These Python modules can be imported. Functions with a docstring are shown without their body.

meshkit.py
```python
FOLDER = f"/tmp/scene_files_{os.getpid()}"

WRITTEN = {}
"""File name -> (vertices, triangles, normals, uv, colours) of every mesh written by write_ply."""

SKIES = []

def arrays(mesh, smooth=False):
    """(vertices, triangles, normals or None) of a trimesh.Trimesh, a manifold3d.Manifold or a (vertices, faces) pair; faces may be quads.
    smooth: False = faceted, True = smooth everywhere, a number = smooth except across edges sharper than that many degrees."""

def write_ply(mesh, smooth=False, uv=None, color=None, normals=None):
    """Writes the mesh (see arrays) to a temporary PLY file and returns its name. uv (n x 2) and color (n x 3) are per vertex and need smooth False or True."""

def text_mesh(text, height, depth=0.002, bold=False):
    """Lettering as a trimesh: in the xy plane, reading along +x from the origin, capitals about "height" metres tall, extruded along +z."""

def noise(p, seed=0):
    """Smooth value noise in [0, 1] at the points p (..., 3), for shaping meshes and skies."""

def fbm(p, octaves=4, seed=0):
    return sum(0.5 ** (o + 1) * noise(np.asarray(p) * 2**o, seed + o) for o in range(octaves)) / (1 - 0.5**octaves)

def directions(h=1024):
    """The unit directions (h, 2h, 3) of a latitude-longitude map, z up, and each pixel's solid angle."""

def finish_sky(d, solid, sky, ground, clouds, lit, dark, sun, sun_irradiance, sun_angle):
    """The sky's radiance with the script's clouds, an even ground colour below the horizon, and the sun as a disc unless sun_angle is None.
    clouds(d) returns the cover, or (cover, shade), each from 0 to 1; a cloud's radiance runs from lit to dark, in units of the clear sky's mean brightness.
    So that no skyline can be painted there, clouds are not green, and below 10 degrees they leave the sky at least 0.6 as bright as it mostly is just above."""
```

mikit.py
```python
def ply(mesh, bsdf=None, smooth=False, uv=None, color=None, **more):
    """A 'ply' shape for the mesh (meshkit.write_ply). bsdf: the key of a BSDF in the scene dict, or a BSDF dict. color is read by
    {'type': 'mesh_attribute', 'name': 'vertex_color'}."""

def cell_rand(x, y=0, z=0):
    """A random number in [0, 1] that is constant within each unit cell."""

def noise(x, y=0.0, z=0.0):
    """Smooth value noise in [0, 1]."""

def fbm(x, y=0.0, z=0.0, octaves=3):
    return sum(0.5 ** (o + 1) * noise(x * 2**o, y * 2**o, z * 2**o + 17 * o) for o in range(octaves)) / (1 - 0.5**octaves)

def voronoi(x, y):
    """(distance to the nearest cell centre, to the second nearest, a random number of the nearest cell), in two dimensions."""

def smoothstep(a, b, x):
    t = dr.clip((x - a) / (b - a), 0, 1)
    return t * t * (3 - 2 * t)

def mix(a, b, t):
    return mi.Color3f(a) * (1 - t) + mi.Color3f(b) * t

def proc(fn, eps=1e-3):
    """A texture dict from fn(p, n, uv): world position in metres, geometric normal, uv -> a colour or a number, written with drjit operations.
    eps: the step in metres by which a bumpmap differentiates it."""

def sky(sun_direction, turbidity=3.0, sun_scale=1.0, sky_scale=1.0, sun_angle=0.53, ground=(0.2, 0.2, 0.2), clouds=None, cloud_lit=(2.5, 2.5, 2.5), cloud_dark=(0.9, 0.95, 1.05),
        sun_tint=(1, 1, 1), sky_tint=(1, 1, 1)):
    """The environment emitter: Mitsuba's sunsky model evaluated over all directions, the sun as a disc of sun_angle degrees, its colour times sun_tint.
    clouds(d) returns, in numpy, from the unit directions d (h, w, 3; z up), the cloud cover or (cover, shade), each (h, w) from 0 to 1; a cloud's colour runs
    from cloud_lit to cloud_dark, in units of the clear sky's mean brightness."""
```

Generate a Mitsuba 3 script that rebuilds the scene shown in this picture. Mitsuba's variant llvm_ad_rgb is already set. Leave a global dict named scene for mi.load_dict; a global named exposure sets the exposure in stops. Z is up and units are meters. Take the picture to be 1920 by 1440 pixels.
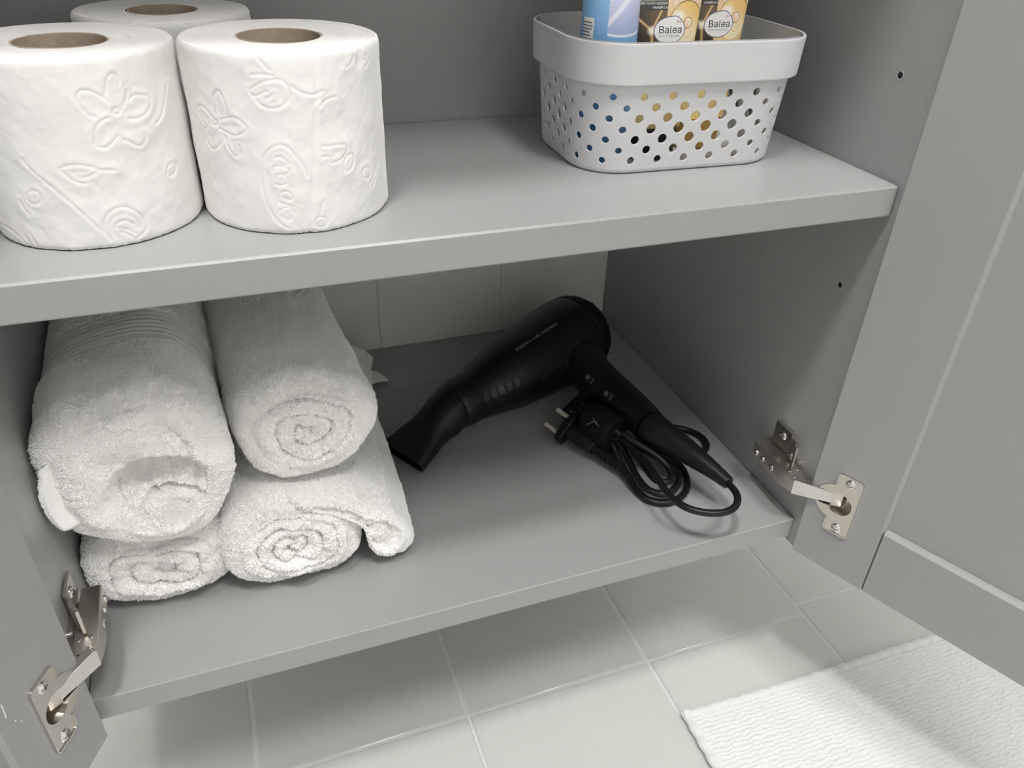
import math
import numpy as np, trimesh, manifold3d as m3, shapely
from shapely import affinity
from shapely.geometry import Polygon, Point, box as sbox, LineString
from shapely.ops import unary_union
from scipy.spatial import cKDTree
from scipy.interpolate import CubicSpline
import drjit as dr, mitsuba as mi, mikit, meshkit

scene, labels = {}, {}
T = mi.ScalarTransform4f
# ------------------------------------------------------------------ camera, lights, exposure
EYE = np.array([-0.43045, -0.39731, 0.47717])
FWD = np.array([0.302776, 0.779935, -0.547748])
UP = np.array([0.163371, 0.523745, 0.836063])
scene['camera'] = {'type': 'perspective', 'fov': 66.2489, 'fov_axis': 'x', 'near_clip': 0.01, 'far_clip': 50.0,
                   'to_world': T().look_at(origin=EYE.tolist(), target=(EYE + FWD).tolist(), up=UP.tolist())}
exposure = 1.25
# (position, radius, radiance) of two unseen ceiling lamps; the second lights the front faces
LAMPS = [((-0.70, -0.46, 2.185), 0.12, (78.0, 77.0, 75.2)), ((-0.02, -0.95, 2.185), 0.26, (16.3, 16.1, 15.7))]
FLOOR_Z, CEIL_Z = -0.222, 2.26
XL = -0.5737                     # inner face of the cabinet's left side; its right side is x = 0, the board front y = 0, board top z = 0
TH = 0.0216                      # board thickness
ZS = 0.3062                      # top of the shelf
YB = 0.4018                      # wall behind
YBP = 0.2285                     # back panel of the upper compartment

# ------------------------------------------------------------------ materials
def rgb(*c): return {'type': 'rgb', 'value': list(c)}
def prin(col, rough, spec=0.5, **k):
    return {'type': 'twosided', 'bsdf': {'type': 'principled', 'base_color': col if isinstance(col, dict) else rgb(*col), 'roughness': rough, 'specular': spec, **k}}
def bump(b, fn, eps=2e-4):
    return {'type': 'twosided', 'bsdf': {'type': 'bumpmap', 'arbitrary': mikit.proc(fn, eps), 'scale': 1.0, 'bsdf': b['bsdf'] if b['type'] == 'twosided' else b}}
def cab_col(p, n, uv):
    t = mikit.fbm(p.x * 9, p.y * 9, p.z * 9, 3)
    return mikit.mix((0.285, 0.286, 0.287), (0.305, 0.306, 0.306), t)
scene['m_cabinet'] = prin(mikit.proc(cab_col), 0.36, 0.45)
scene['m_joint'] = prin((0.05, 0.05, 0.05), 0.8, 0.1)
scene['m_wall'] = prin((0.68, 0.68, 0.68), 0.7, 0.2)
scene['m_ceiling'] = prin((0.85, 0.85, 0.84), 0.8, 0.2)
scene['m_grout'] = prin((0.60, 0.60, 0.585), 0.75, 0.2)  # paler than the floor tiles, carrying the joint highlights in its colour
def tile_col(p, n, uv):
    t = mikit.fbm(p.x * 6, p.y * 6, p.z * 6, 3)
    return mikit.mix((0.49, 0.492, 0.474), (0.545, 0.545, 0.525), t)
scene['m_tile'] = prin(mikit.proc(tile_col), 0.16, 0.5)
def wtile_col(p, n, uv):
    t = mikit.fbm(p.x * 5, p.y * 5, p.z * 5, 3)
    return mikit.mix((0.70, 0.695, 0.675), (0.76, 0.75, 0.725), t)
scene['m_wall_tile'] = prin(mikit.proc(wtile_col), 0.25, 0.5)
def paper_fn(p, n, uv):
    s = (uv.x * 0.7071 + uv.y * 0.7071)
    c = (uv.x * 0.7071 - uv.y * 0.7071)
    return (dr.sin(s * (6.2832 / 0.00075)) * 0.5 * dr.sin(c * (6.2832 / 0.003) + 3 * mikit.noise(uv.x * 200, uv.y * 200))) * 0.00003 + mikit.noise(uv.x * 500, uv.y * 500) * 0.00005
def paper_col(p, n, uv):
    t = mikit.fbm(p.x * 20, p.y * 20, p.z * 20, 2)
    return mikit.mix((0.72, 0.708, 0.690), (0.745, 0.738, 0.725), t)
scene['m_paper'] = bump(prin(mikit.proc(paper_col), 0.9, 0.1), paper_fn, 1e-4)
def papertop_fn(p, n, uv):
    return dr.sin(uv.x * (6.2832 / 0.0009) + 4 * mikit.noise(uv.x * 900, uv.y * 8)) * 0.00004 + mikit.noise(p.x * 900, p.y * 900) * 0.0001
scene['m_paper_top'] = bump(prin((0.68, 0.665, 0.65), 0.95, 0.1), papertop_fn, 1e-4)
def card_col(p, n, uv):
    t = mikit.fbm(p.x * 300, p.y * 300, p.z * 300, 3)
    return mikit.mix((0.36, 0.29, 0.225), (0.50, 0.42, 0.34), t)
scene['m_card'] = prin(mikit.proc(card_col), 0.9, 0.1)
scene['m_basket'] = prin((0.57, 0.57, 0.582), 0.4, 0.5)
def terry_col(p, n, uv):
    t = mikit.noise(p.x * 900, p.y * 900, p.z * 900)
    return mikit.mix((0.87, 0.865, 0.850), (0.93, 0.925, 0.912), t)
scene['m_terry'] = prin(mikit.proc(terry_col), 0.95, 0.05, sheen=0.3)
def weave_fn(p, n, uv):
    return (dr.sin(p.x * 5000) * dr.sin(p.y * 5000) + dr.sin(p.z * 5000)) * 0.00006
scene['m_terry_ground_shaded'] = prin((0.84, 0.835, 0.82), 0.95, 0.05)  # toned below the loops: shade between them put into the cloth colour
scene['m_pin'] = prin((0.62, 0.59, 0.50), 0.3, 0.5, metallic=0.35)
scene['m_chip'] = prin((0.75, 0.75, 0.74), 0.6, 0.3)
scene['m_weave'] = bump(prin((0.80, 0.795, 0.785), 0.9, 0.1), weave_fn, 1e-4)
scene['m_black'] = prin((0.0060, 0.0060, 0.0078), 0.33, 0.35)
scene['m_black_gloss'] = prin((0.012, 0.012, 0.014), 0.16, 0.5)
scene['m_black_matte'] = prin((0.0060, 0.0060, 0.0066), 0.6, 0.2)
scene['m_rubber'] = prin((0.0060, 0.0060, 0.0066), 0.40, 0.35)
scene['m_grey_print'] = prin((0.22, 0.22, 0.22), 0.6, 0.2)
scene['m_dim_print'] = prin((0.05, 0.05, 0.06), 0.6, 0.2)
scene['m_grey_part'] = prin((0.12, 0.12, 0.12), 0.5, 0.4)
def nickel_fn(p, n, uv): return mikit.fbm(p.x * 600, p.y * 600, p.z * 600, 2) * 0.00004
scene['m_nickel'] = {'type': 'twosided', 'bsdf': {'type': 'principled', 'base_color': rgb(0.64, 0.60, 0.55), 'metallic': 1.0, 'roughness': 0.30}}
scene['m_chrome'] = {'type': 'twosided', 'bsdf': {'type': 'principled', 'base_color': rgb(0.72, 0.70, 0.67), 'metallic': 1.0, 'roughness': 0.14}}
scene['m_hole_shade'] = prin((0.02, 0.02, 0.02), 0.9, 0.1)
scene['m_mat'] = prin((0.665, 0.662, 0.66), 0.95, 0.05, sheen=0.3)
scene['m_white_plastic'] = prin((0.8, 0.8, 0.8), 0.4, 0.5)

# ------------------------------------------------------------------ helpers
def add(key, mesh, mat, smooth=False, kind=None, **k):
    """one entry of the scene; a repeated key gets the next three-digit number"""
    if key in scene:
        i = 1
        while f'{key}_{i:03d}' in scene: i += 1
        key = f'{key}_{i:03d}'
    scene[key] = mikit.ply(mesh, mat, smooth, **k)
    if kind: labels.setdefault(key, {})['kind'] = kind
    return key
def say(key, label=None, category=None, group=None, kind=None):
    d = labels.setdefault(key, {})
    for a, b in (('label', label), ('category', category), ('group', group), ('kind', kind)):
        if b: d[a] = b
def tm(v, f): return trimesh.Trimesh(np.asarray(v, float), np.asarray(f, int), process=False)
def cat(*ms): return trimesh.util.concatenate([m for m in ms])
def hull(pts):
    return trimesh.convex.convex_hull(np.asarray(pts, float))
def rbox(x0, x1, y0, y1, z0, z1, r=0.0008):
    """a box with chamfered edges"""
    P = []
    for x, sx in ((x0, 1), (x1, -1)):
        for y, sy in ((y0, 1), (y1, -1)):
            for z, sz in ((z0, 1), (z1, -1)):
                P += [(x, y + sy * r, z + sz * r), (x + sx * r, y, z + sz * r), (x + sx * r, y + sy * r, z)]
    return hull(P)
def grid(P, cu=False, cv=False, flip=False):
    """quad grid P[nu, nv, 3] as triangles, closed in u or v if asked"""
    nu, nv = P.shape[:2]
    iu, iv = np.arange(nu if cu else nu - 1), np.arange(nv if cv else nv - 1)
    a, b = np.meshgrid(iu, iv, indexing='ij')
    a2, b2 = (a + 1) % nu, (b + 1) % nv
    q = np.stack([a * nv + b, a2 * nv + b, a2 * nv + b2, a * nv + b2], -1).reshape(-1, 4)
    f = np.vstack([q[:, [0, 1, 2]], q[:, [0, 2, 3]]])
    if flip: f = f[:, ::-1]
    return tm(P.reshape(-1, 3), f)
def lathe(prof, n=48, closed=False):
    """profile [(r, z)] about the z axis"""
    t = np.linspace(0, 2 * np.pi, n, endpoint=False)
    pr = np.asarray(prof, float)
    P = np.stack([pr[:, None, 0] * np.cos(t), pr[:, None, 0] * np.sin(t), np.repeat(pr[:, None, 1], n, 1)], -1)
    return grid(P, cu=closed, cv=True, flip=True)
def loft(rings, cap=True, flip=False):
    """rings (k, n, 3): a tube through closed loops"""
    P = np.asarray(rings, float)
    g = grid(P, cv=True, flip=flip)
    if not cap: return g
    v, f, n = list(g.vertices), list(g.faces), P.shape[1]
    for k, s in ((0, 1), (P.shape[0] - 1, -1)):
        c = len(v); v.append(P[k].mean(0))
        for i in range(n):
            t = [c, k * n + (i + 1) % n, k * n + i][::s]
            f.append(t[::-1] if flip else t)
    return tm(v, f)
def frame(d, up=(0, 0, 1)):
    d = np.asarray(d, float) / np.linalg.norm(d)
    s = np.cross(d, up)
    if np.linalg.norm(s) < 1e-6: s = np.cross(d, (1, 0, 0))
    s /= np.linalg.norm(s)
    return d, s, np.cross(s, d)
def tube(path, r, n=10, m=None, cap=True):
    """round tube along a spline through path; r a number or one per control point"""
    P = np.asarray(path, float)
    t = np.concatenate([[0], np.cumsum(np.linalg.norm(np.diff(P, axis=0), axis=1))])
    m = m or max(8, int(t[-1] / 0.003))
    u = np.linspace(0, t[-1], m)
    C = CubicSpline(t, P)(u) if len(P) > 2 else P[0] + (P[1] - P[0]) * (u / t[-1])[:, None]
    R = np.interp(u, t, np.broadcast_to(r, len(P)))
    D = np.gradient(C, axis=0); D /= np.linalg.norm(D, axis=1, keepdims=True)
    s = frame(D[0])[1]; rings = []
    a = np.linspace(0, 2 * np.pi, n, endpoint=False)
    for c, d, rr in zip(C, D, R):
        s = s - d * (s @ d); s /= np.linalg.norm(s)
        w = np.cross(d, s)
        rings.append(c + rr * (np.cos(a)[:, None] * s + np.sin(a)[:, None] * w))
    return loft(rings, cap)
def xf(mesh, M):
    m = mesh.copy(); m.apply_transform(M)
    if np.linalg.det(M[:3, :3]) < 0 and False: m.invert()
    return m
def basis(o, x, y, z):
    M = np.eye(4); M[:3, 0], M[:3, 1], M[:3, 2], M[:3, 3] = x, y, z, o
    return M
def man(m):
    q = m.to_mesh(); return tm(q.vert_properties[:, :3], q.tri_verts)
def prism(poly, h):
    return cat(*[trimesh.creation.extrude_polygon(g, h, engine='earcut') for g in getattr(poly, 'geoms', [poly]) if g.area > 1e-12])
def tri2(poly):
    """triangulated 2-D polygon(s): (v, f)"""
    V, F, n = [], [], 0
    for g in getattr(poly, 'geoms', [poly]):
        if g.is_empty or g.geom_type != 'Polygon' or g.area < 1e-12: continue
        v, f = trimesh.creation.triangulate_polygon(g, engine='earcut')
        V.append(v); F.append(f + n); n += len(v)
    return (np.vstack(V), np.vstack(F)) if V else (np.zeros((0, 2)), np.zeros((0, 3), int))
def fbm(p, o=3, seed=0): return meshkit.fbm(np.asarray(p), o, seed) - 0.5

# ------------------------------------------------------------------ the room
def slab(x0, x1, y0, y1, z0, z1): return rbox(x0, x1, y0, y1, z0, z1, 0.0005)
RX0, RX1, RY0 = -2.3, 1.3, -1.9
add('floor', slab(RX0, RX1, RY0, YB + 0.1, FLOOR_Z - 0.06, FLOOR_Z - 0.0012), 'm_grout', kind='structure')
add('wall_back', slab(RX0, RX1, YB + 0.0015, YB + 0.1, FLOOR_Z - 0.05, CEIL_Z), 'm_grout', kind='structure')
add('wall_left', slab(RX0 - 0.1, RX0, RY0, YB + 0.1, FLOOR_Z - 0.05, CEIL_Z), 'm_wall', kind='structure')
add('wall_right', slab(RX1, RX1 + 0.1, RY0, YB + 0.1, FLOOR_Z - 0.05, CEIL_Z), 'm_wall', kind='structure')
add('wall_front', slab(RX0, RX1, RY0 - 0.1, RY0, FLOOR_Z - 0.05, CEIL_Z), 'm_wall', kind='structure')
add('ceiling', slab(RX0 - 0.1, RX1 + 0.1, RY0 - 0.1, YB + 0.1, CEIL_Z, CEIL_Z + 0.08), 'm_ceiling', kind='structure')
for k in ('floor', 'wall_back', 'wall_left', 'wall_right', 'wall_front', 'ceiling'): labels[k]['kind'] = 'structure'
def tile_mesh(w, h, t, j, ch=0.0014):
    """a glazed tile lying in xy with a cushioned edge"""
    x, y = w - j, h - j
    P = [(ch * a + (x - 2 * ch * a) * i, ch * a + (y - 2 * ch * a) * k, z) for i in (0, 1) for k in (0, 1)
         for a, z in ((0, 0), (0, t - ch * 0.55), (0.3, t - ch * 0.2), (1, t))]
    return hull(P)
def put(key, shape, M):
    if key in scene:
        i = 1
        while f'{key}_{i:03d}' in scene: i += 1
        key = f'{key}_{i:03d}'
    scene[key] = {**shape, 'to_world': M}
    return key
ft = mikit.ply(tile_mesh(0.2, 0.2, 0.004, 0.0032, 0.0022), 'm_tile', 35)
rt = np.random.default_rng(5)
for i in range(-6, 6):
    for j in range(-6, 2):
        x0 = -0.29 + 0.2 * i + 0.0016
        y0 = 0.05 + 0.2 * j + 0.0016 + (0.014 if i >= 2 else 0)
        put('floor__tile', ft, T().translate([x0, y0, FLOOR_Z - 0.004 + float(rt.uniform(-1, 1)) * 0.0002]))
wt = mikit.ply(tile_mesh(0.149, 0.25, 0.004, 0.002, 0.0012), 'm_wall_tile', 35)
for i in range(-4, 4):
    for k in range(0, 5):
        put('wall_back__tile', wt, T().translate([-0.139 + 0.149 * i + 0.001, YB + 0.004, -0.05 + 0.25 * (k - 1) + 0.001]).rotate([1, 0, 0], 90))
# unseen ceiling lamps, out of view; the large one placed to light the fronts
for (LAMP_POS, LAMP_R, LAMP_RAD), key, lab in zip(LAMPS, ('unseen_ceiling_lamp', 'unseen_ceiling_lamp_001'), ('unseen small round white ceiling lamp over the cabinet', 'unseen large round white ceiling lamp placed to light the front faces')):
    cl = lathe([(0, 0.075), (LAMP_R + 0.02, 0.075), (LAMP_R + 0.02, 0.0), (LAMP_R + 0.002, -0.004), (LAMP_R + 0.002, 0.02), (0, 0.02)], 64)
    cl.apply_translation(LAMP_POS)
    add(key + '__housing', cl, 'm_white_plastic', 40)
    cd = lathe([(0, 0.0), (LAMP_R * 0.5, 0.001), (LAMP_R, 0.004)], 64); cd.apply_translation(LAMP_POS)
    if cd.face_normals[:, 2].mean() > 0: cd.invert()
    add(key + '__diffuser', cd, 'm_white_plastic', 40)
    scene[key + '__diffuser']['emitter'] = {'type': 'area', 'radiance': rgb(*LAMP_RAD)}
    say(key, lab, 'lamp')

# ------------------------------------------------------------------ the cabinet
say('cabinet', 'grey bathroom cabinet with both doors open, one shelf and nickel hinges', 'cabinet')
ZT = 0.70
PB = -0.0275                     # lower edge of the side panels
for x0, x1 in ((0.0, 0.018), (XL - 0.018, XL)):
    inn, out = (0.0, 0.018) if x0 == 0.0 else (XL, XL - 0.018)
    sg = 1 if x0 == 0.0 else -1
    sec = [(inn, -0.0074), (inn + sg * 0.0005, -0.0078), (inn + sg * 0.0170, -0.0004), (out, 0.0004), (out, YB - 0.001), (inn, YB - 0.001)]
    add('cabinet__side_panel', hull([(x, y, z) for x, y in sec for z in (PB, ZT)]), 'm_cabinet')
add('cabinet__bottom_board', rbox(XL + 0.0003, -0.0003, 0.0, 0.3118, -TH, 0.0, 0.0009), 'm_cabinet')
add('cabinet__rear_strip', rbox(XL + 0.0003, -0.0003, 0.3124, YB - 0.0005, -TH, -0.0002, 0.0005), 'm_cabinet')
add('cabinet__shelf', rbox(XL + 0.0006, -0.0008, -0.0025, YBP - 0.0012, ZS - TH, ZS, 0.0012), 'm_cabinet')
add('cabinet__back_panel', rbox(XL + 0.0003, -0.0003, YBP, YBP + 0.012, ZS - TH + 0.002, ZT - 0.001, 0.0004), 'm_cabinet')
add('cabinet__unseen_top_board', rbox(XL - 0.018, 0.018, -0.036, YB - 0.001, ZT, ZT + 0.02, 0.0008), 'm_cabinet')  # out of view; its front overhang is placed to shade the roll tops
for y, z in ((0.0253, 0.3719), (0.0253, 0.2192)):
    h = lathe([(0, -0.0001), (0.0019, -0.0001), (0.0024, 0.0002), (0.0030, 0.00035), (0.0032, 0)], 20)
    h.apply_transform(basis((0, y, z), (0, 1, 0), (0, 0, 1), (-1, 0, 0)))
    hc = lathe([(0, 0.00015), (0.0021, 0.00012)], 20); hc.apply_transform(basis((0, y, z), (0, 1, 0), (0, 0, 1), (-1, 0, 0)))
    add('cabinet__side_panel__hole_shade', cat(hc), 'm_hole_shade'); add('cabinet__side_panel__hole_rim', h, 'm_cabinet', 40)  # flat dark disc standing in for the shade inside the hole
for x in (XL + 0.03, -0.03):     # feet, set back
    for y in (0.30,):
        f_ = lathe([(0, FLOOR_Z), (0.022, FLOOR_Z), (0.022, FLOOR_Z + 0.01), (0.014, FLOOR_Z + 0.02), (0.014, -TH), (0, -TH)], 24); f_.apply_translation((x, y, 0))
        add('cabinet__foot', f_, 'm_black_matte', 35)

# doors: local x runs from the hinge edge along the door, local z up, local y out of the inner face
DW, DH, DT, ST, RL, REC = 0.292, 0.722, 0.0205, 0.0659, 0.0670, 0.0060
def profile_strip(L, w0, w1, mitre0, mitre1): pass
def door(side):
    if side > 0:
        o, th = np.array([-0.0032, -0.0096, -0.0273]), 0.415
        ux, uy = np.array([math.sin(th), -math.cos(th), 0]), np.array([-math.cos(th), -math.sin(th), 0])
    else:
        o, th = np.array([-0.5670, -0.0096, -0.0270]), 0.4516
        ux, uy = np.array([-math.sin(th), -math.cos(th), 0]), np.array([math.cos(th), -math.sin(th), 0])
    M = basis(o, ux, uy, (0, 0, 1))
    def fix(m):
        m = m.copy(); m.apply_transform(M)
        if np.linalg.det(M[:3, :3]) < 0 and m.volume < 0: m.invert()
        return m
    d = 'cabinet__door' if side > 0 else 'cabinet__door_001'
    g = 0.00025
    bev = 0.0024
    # a stile: straight outside, bevelled on the panel side
    def member(L, W, both=False):
        P = []
        for x in (0, L):
            P += [(x, 0, 0), (x, W - bev, 0), (x, W, -bev), (x, W, -DT), (x, 0, -DT)]
        return hull(P)
    R90 = np.array([[0, 1, 0, 0], [0, 0, 1, 0], [1, 0, 0, 0], [0, 0, 0, 1.0]])   # along z, width along x, depth along y
    s1 = xf(member(DH, ST - g), R90)
    s2 = xf(member(DH, ST - g), R90); s2.apply_transform(np.diag([-1, 1, 1, 1.0])); s2.invert(); s2.apply_translation((DW, 0, 0))
    cut = m3.Manifold.cylinder(0.0126, 0.0166, circular_segments=48).rotate((90, 0, 0)).translate((0.0225, 0.0002, 0.0717 if side > 0 else 0.0712))
    b1 = m3.Manifold(m3.Mesh(np.asarray(s1.vertices, np.float32), np.asarray(s1.faces, np.uint32))) - cut
    s1 = man(b1)
    add(d + '__stile', fix(s1), 'm_cabinet'); add(d + '__stile', fix(s2), 'm_cabinet')
    Rr = np.array([[1, 0, 0, 0], [0, 0, 1, 0], [0, 1, 0, 0], [0, 0, 0, 1.0]])
    r1 = xf(member(DW - 2 * ST, RL), Rr); r1.apply_translation((ST, -0.0001, 0))
    r2 = xf(member(DW - 2 * ST, RL), Rr); r2.apply_transform(np.diag([1, 1, -1, 1.0])); r2.apply_translation((ST, -0.0001, DH))
    for r in (r1, r2):
        if r.volume < 0: r.invert()
        add(d + '__rail', fix(r), 'm_cabinet')
    add(d + '__panel', fix(rbox(ST - 0.006, DW - ST + 0.006, -DT + 0.004, -REC, RL - 0.006, DH - RL + 0.006, 0.0003)), 'm_cabinet')
    j = rbox(ST - 0.00055, ST + 0.00025, -0.004, -0.00035, 0.0006, RL - 0.002, 0.00005)
    add(d + '__joint', fix(j), 'm_joint')
    return M
M_R, M_L = door(1), door(-1)
# small chips in the left door's paint
for pts in ([(0.0558, 0.1150), (0.0552, 0.1146), (0.0556, 0.1075), (0.0563, 0.1038), (0.0568, 0.1042), (0.0562, 0.1090)], [(0.0527, 0.0964), (0.0520, 0.0960), (0.0522, 0.0948), (0.0530, 0.0950)], [(0.0497, 0.0922), (0.0492, 0.0915), (0.0494, 0.0896), (0.0499, 0.0900)]):
    c_ = prism(Polygon(pts), 0.00012); c_.apply_transform(M_L @ basis((0, 0, 0), (1, 0, 0), (0, 0, 1), (0, 1, 0)))
    if c_.volume < 0: c_.invert()
    add('cabinet__door_001__paint_chip', c_, 'm_chip')
say('cabinet__door', 'right cabinet door opened outwards'); say('cabinet__door_001', 'left cabinet door opened outwards')

# ------------------------------------------------------------------ hinges
def screw(r=0.0042):
    """pan-head cross screw, head up +z"""
    head = m3.Manifold.revolve(m3.CrossSection([[(0, 0), (r, 0), (r, 0.0006), (r * 0.86, 0.0014), (r * 0.5, 0.0020), (0, 0.0022)]]), 28)
    a = m3.Manifold.cube((r * 1.25, r * 0.3, 0.004), True).translate((0, 0, 0.0026))
    return head - (a + a.rotate((0, 0, 90)))
def rr2(x0, x1, y0, y1, r): return sbox(x0 + r, y0 + r, x1 - r, y1 - r).buffer(r, quad_segs=6)
def bentplate(poly_pts, w0, w1, t, axis):
    """strip: polyline in (a, b) thickened by t, extruded from w0 to w1"""
    g = LineString(poly_pts).buffer(t / 2, cap_style='flat', join_style='round', quad_segs=5)
    m = prism(g, w1 - w0); m.apply_translation((0, 0, w0))
    return m
def hinge(side, M):
    k = 'cabinet__hinge' if side > 0 else 'cabinet__hinge_001'
    ZH = 0.0717 if side > 0 else 0.0712           # height on the door
    zc = M[2, 3] + ZH
    Fd = M @ basis((0, 0, ZH), (1, 0, 0), (0, 0, 1), (0, 1, 0))   # local: x from the door edge, y up, z out of the door
    def fd(m):
        m = m.copy(); m.apply_transform(Fd)
        if m.volume < 0: m.invert()
        return m
    # cup plate with a rim and the opening of the cup
    plate = rr2(0.0190, 0.0400, -0.0300, 0.0300, 0.003)
    wing = unary_union([plate, Point(0.0225, 0).buffer(0.0172, quad_segs=16)])
    hole = unary_union([Polygon([(0.0050, -0.0066), (0.018, -0.0072), (0.024, -0.0104), (0.024, 0.0104), (0.018, 0.0072), (0.0050, 0.0066)]), Point(0.0262, 0).buffer(0.0104, quad_segs=12)]).intersection(Point(0.0225, 0).buffer(0.0160, quad_segs=16))
    pl = prism(wing.difference(hole), 0.0014)
    rim = prism(plate.difference(plate.buffer(-0.0011)).difference(sbox(0, -0.0172, 0.024, 0.0172)), 0.0022)
    add(k + '__cup_plate', fd(cat(pl, rim)), 'm_nickel', 30)
    cup = prism(hole.buffer(0.0008).difference(hole), 0.0125); cup.apply_translation((0, 0, -0.0111))
    floor_ = prism(hole.buffer(0.0004), 0.0008); floor_.apply_translation((0, 0, -0.0115))
    step = hull([(0.028, y, z) for y in (-0.0095, 0.0095) for z in (-0.011, -0.0045)] + [(0.0355, y, -0.011) for y in (-0.005, 0.005)] + [(0.0345, y, -0.005) for y in (-0.005, 0.005)])
    add(k + '__cup', fd(cat(cup, floor_)), 'm_nickel', 30)
    knuckle = hull([(x, y, z) for x, z in ((0.013, -0.007), (0.0185, -0.0016), (0.0255, -0.0055), (0.027, -0.0098), (0.014, -0.0105)) for y in (-0.0072, 0.0072)])
    add(k + '__knuckle', fd(knuckle), 'm_nickel')
    for s in (1, -1):
        sc = man(screw()); sc.apply_translation((0.0299, s * 0.0236, 0.0012)); add(k + '__screw', fd(sc), 'm_chrome', 30)
    # arm on the side panel, in a frame with X pointing into the cabinet (away from the panel)
    xs = -1.0 if side > 0 else 1.0
    x0 = 0.0 if side > 0 else XL
    Fp = basis((x0, 0, zc), (xs, 0, 0), (0, 1, 0), (0, 0, 1))
    def fp(m):
        m = m.copy(); m.apply_transform(Fp)
        if m.volume < 0: m.invert()
        return m
    # U-channel arm: tapers in height and stands off the panel
    def chan(ys, hs, xs_):
        secs = []
        for y, h, (xa, xb) in zip(ys, hs, xs_):
            t = 0.0013
            secs.append([(xa, y, h), (xb - 0.001, y, h), (xb, y, h - 0.001), (xb, y, -h + 0.001), (xb - 0.001, y, -h), (xa, y, -h), (xa, y, -h + t), (xb - t, y, -h + t), (xb - t, y, h - t), (xa, y, h - t)])
        return loft(secs, True)
    arm = chan((-0.0035, 0.004, 0.014, 0.030, 0.054), (0.0068, 0.0076, 0.0092, 0.0086, 0.0080), ((0.006, 0.0175), (0.0045, 0.0185), (0.0035, 0.0190), (0.0040, 0.0185), (0.0050, 0.0175)))
    if arm.volume < 0: arm.invert()
    add(k + '__arm', fp(arm), 'm_nickel', 25)
    for y, r in ((0.0485, 0.0030), (0.0385, 0.0026), (0.0255, 0.0032)):
        sc = man(screw(r)); sc.apply_transform(basis((0.0178, y, -0.001), (0, 1, 0), (0, 0, 1), (1, 0, 0))); add(k + '__arm_screw', fp(sc), 'm_chrome', 30)
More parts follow.
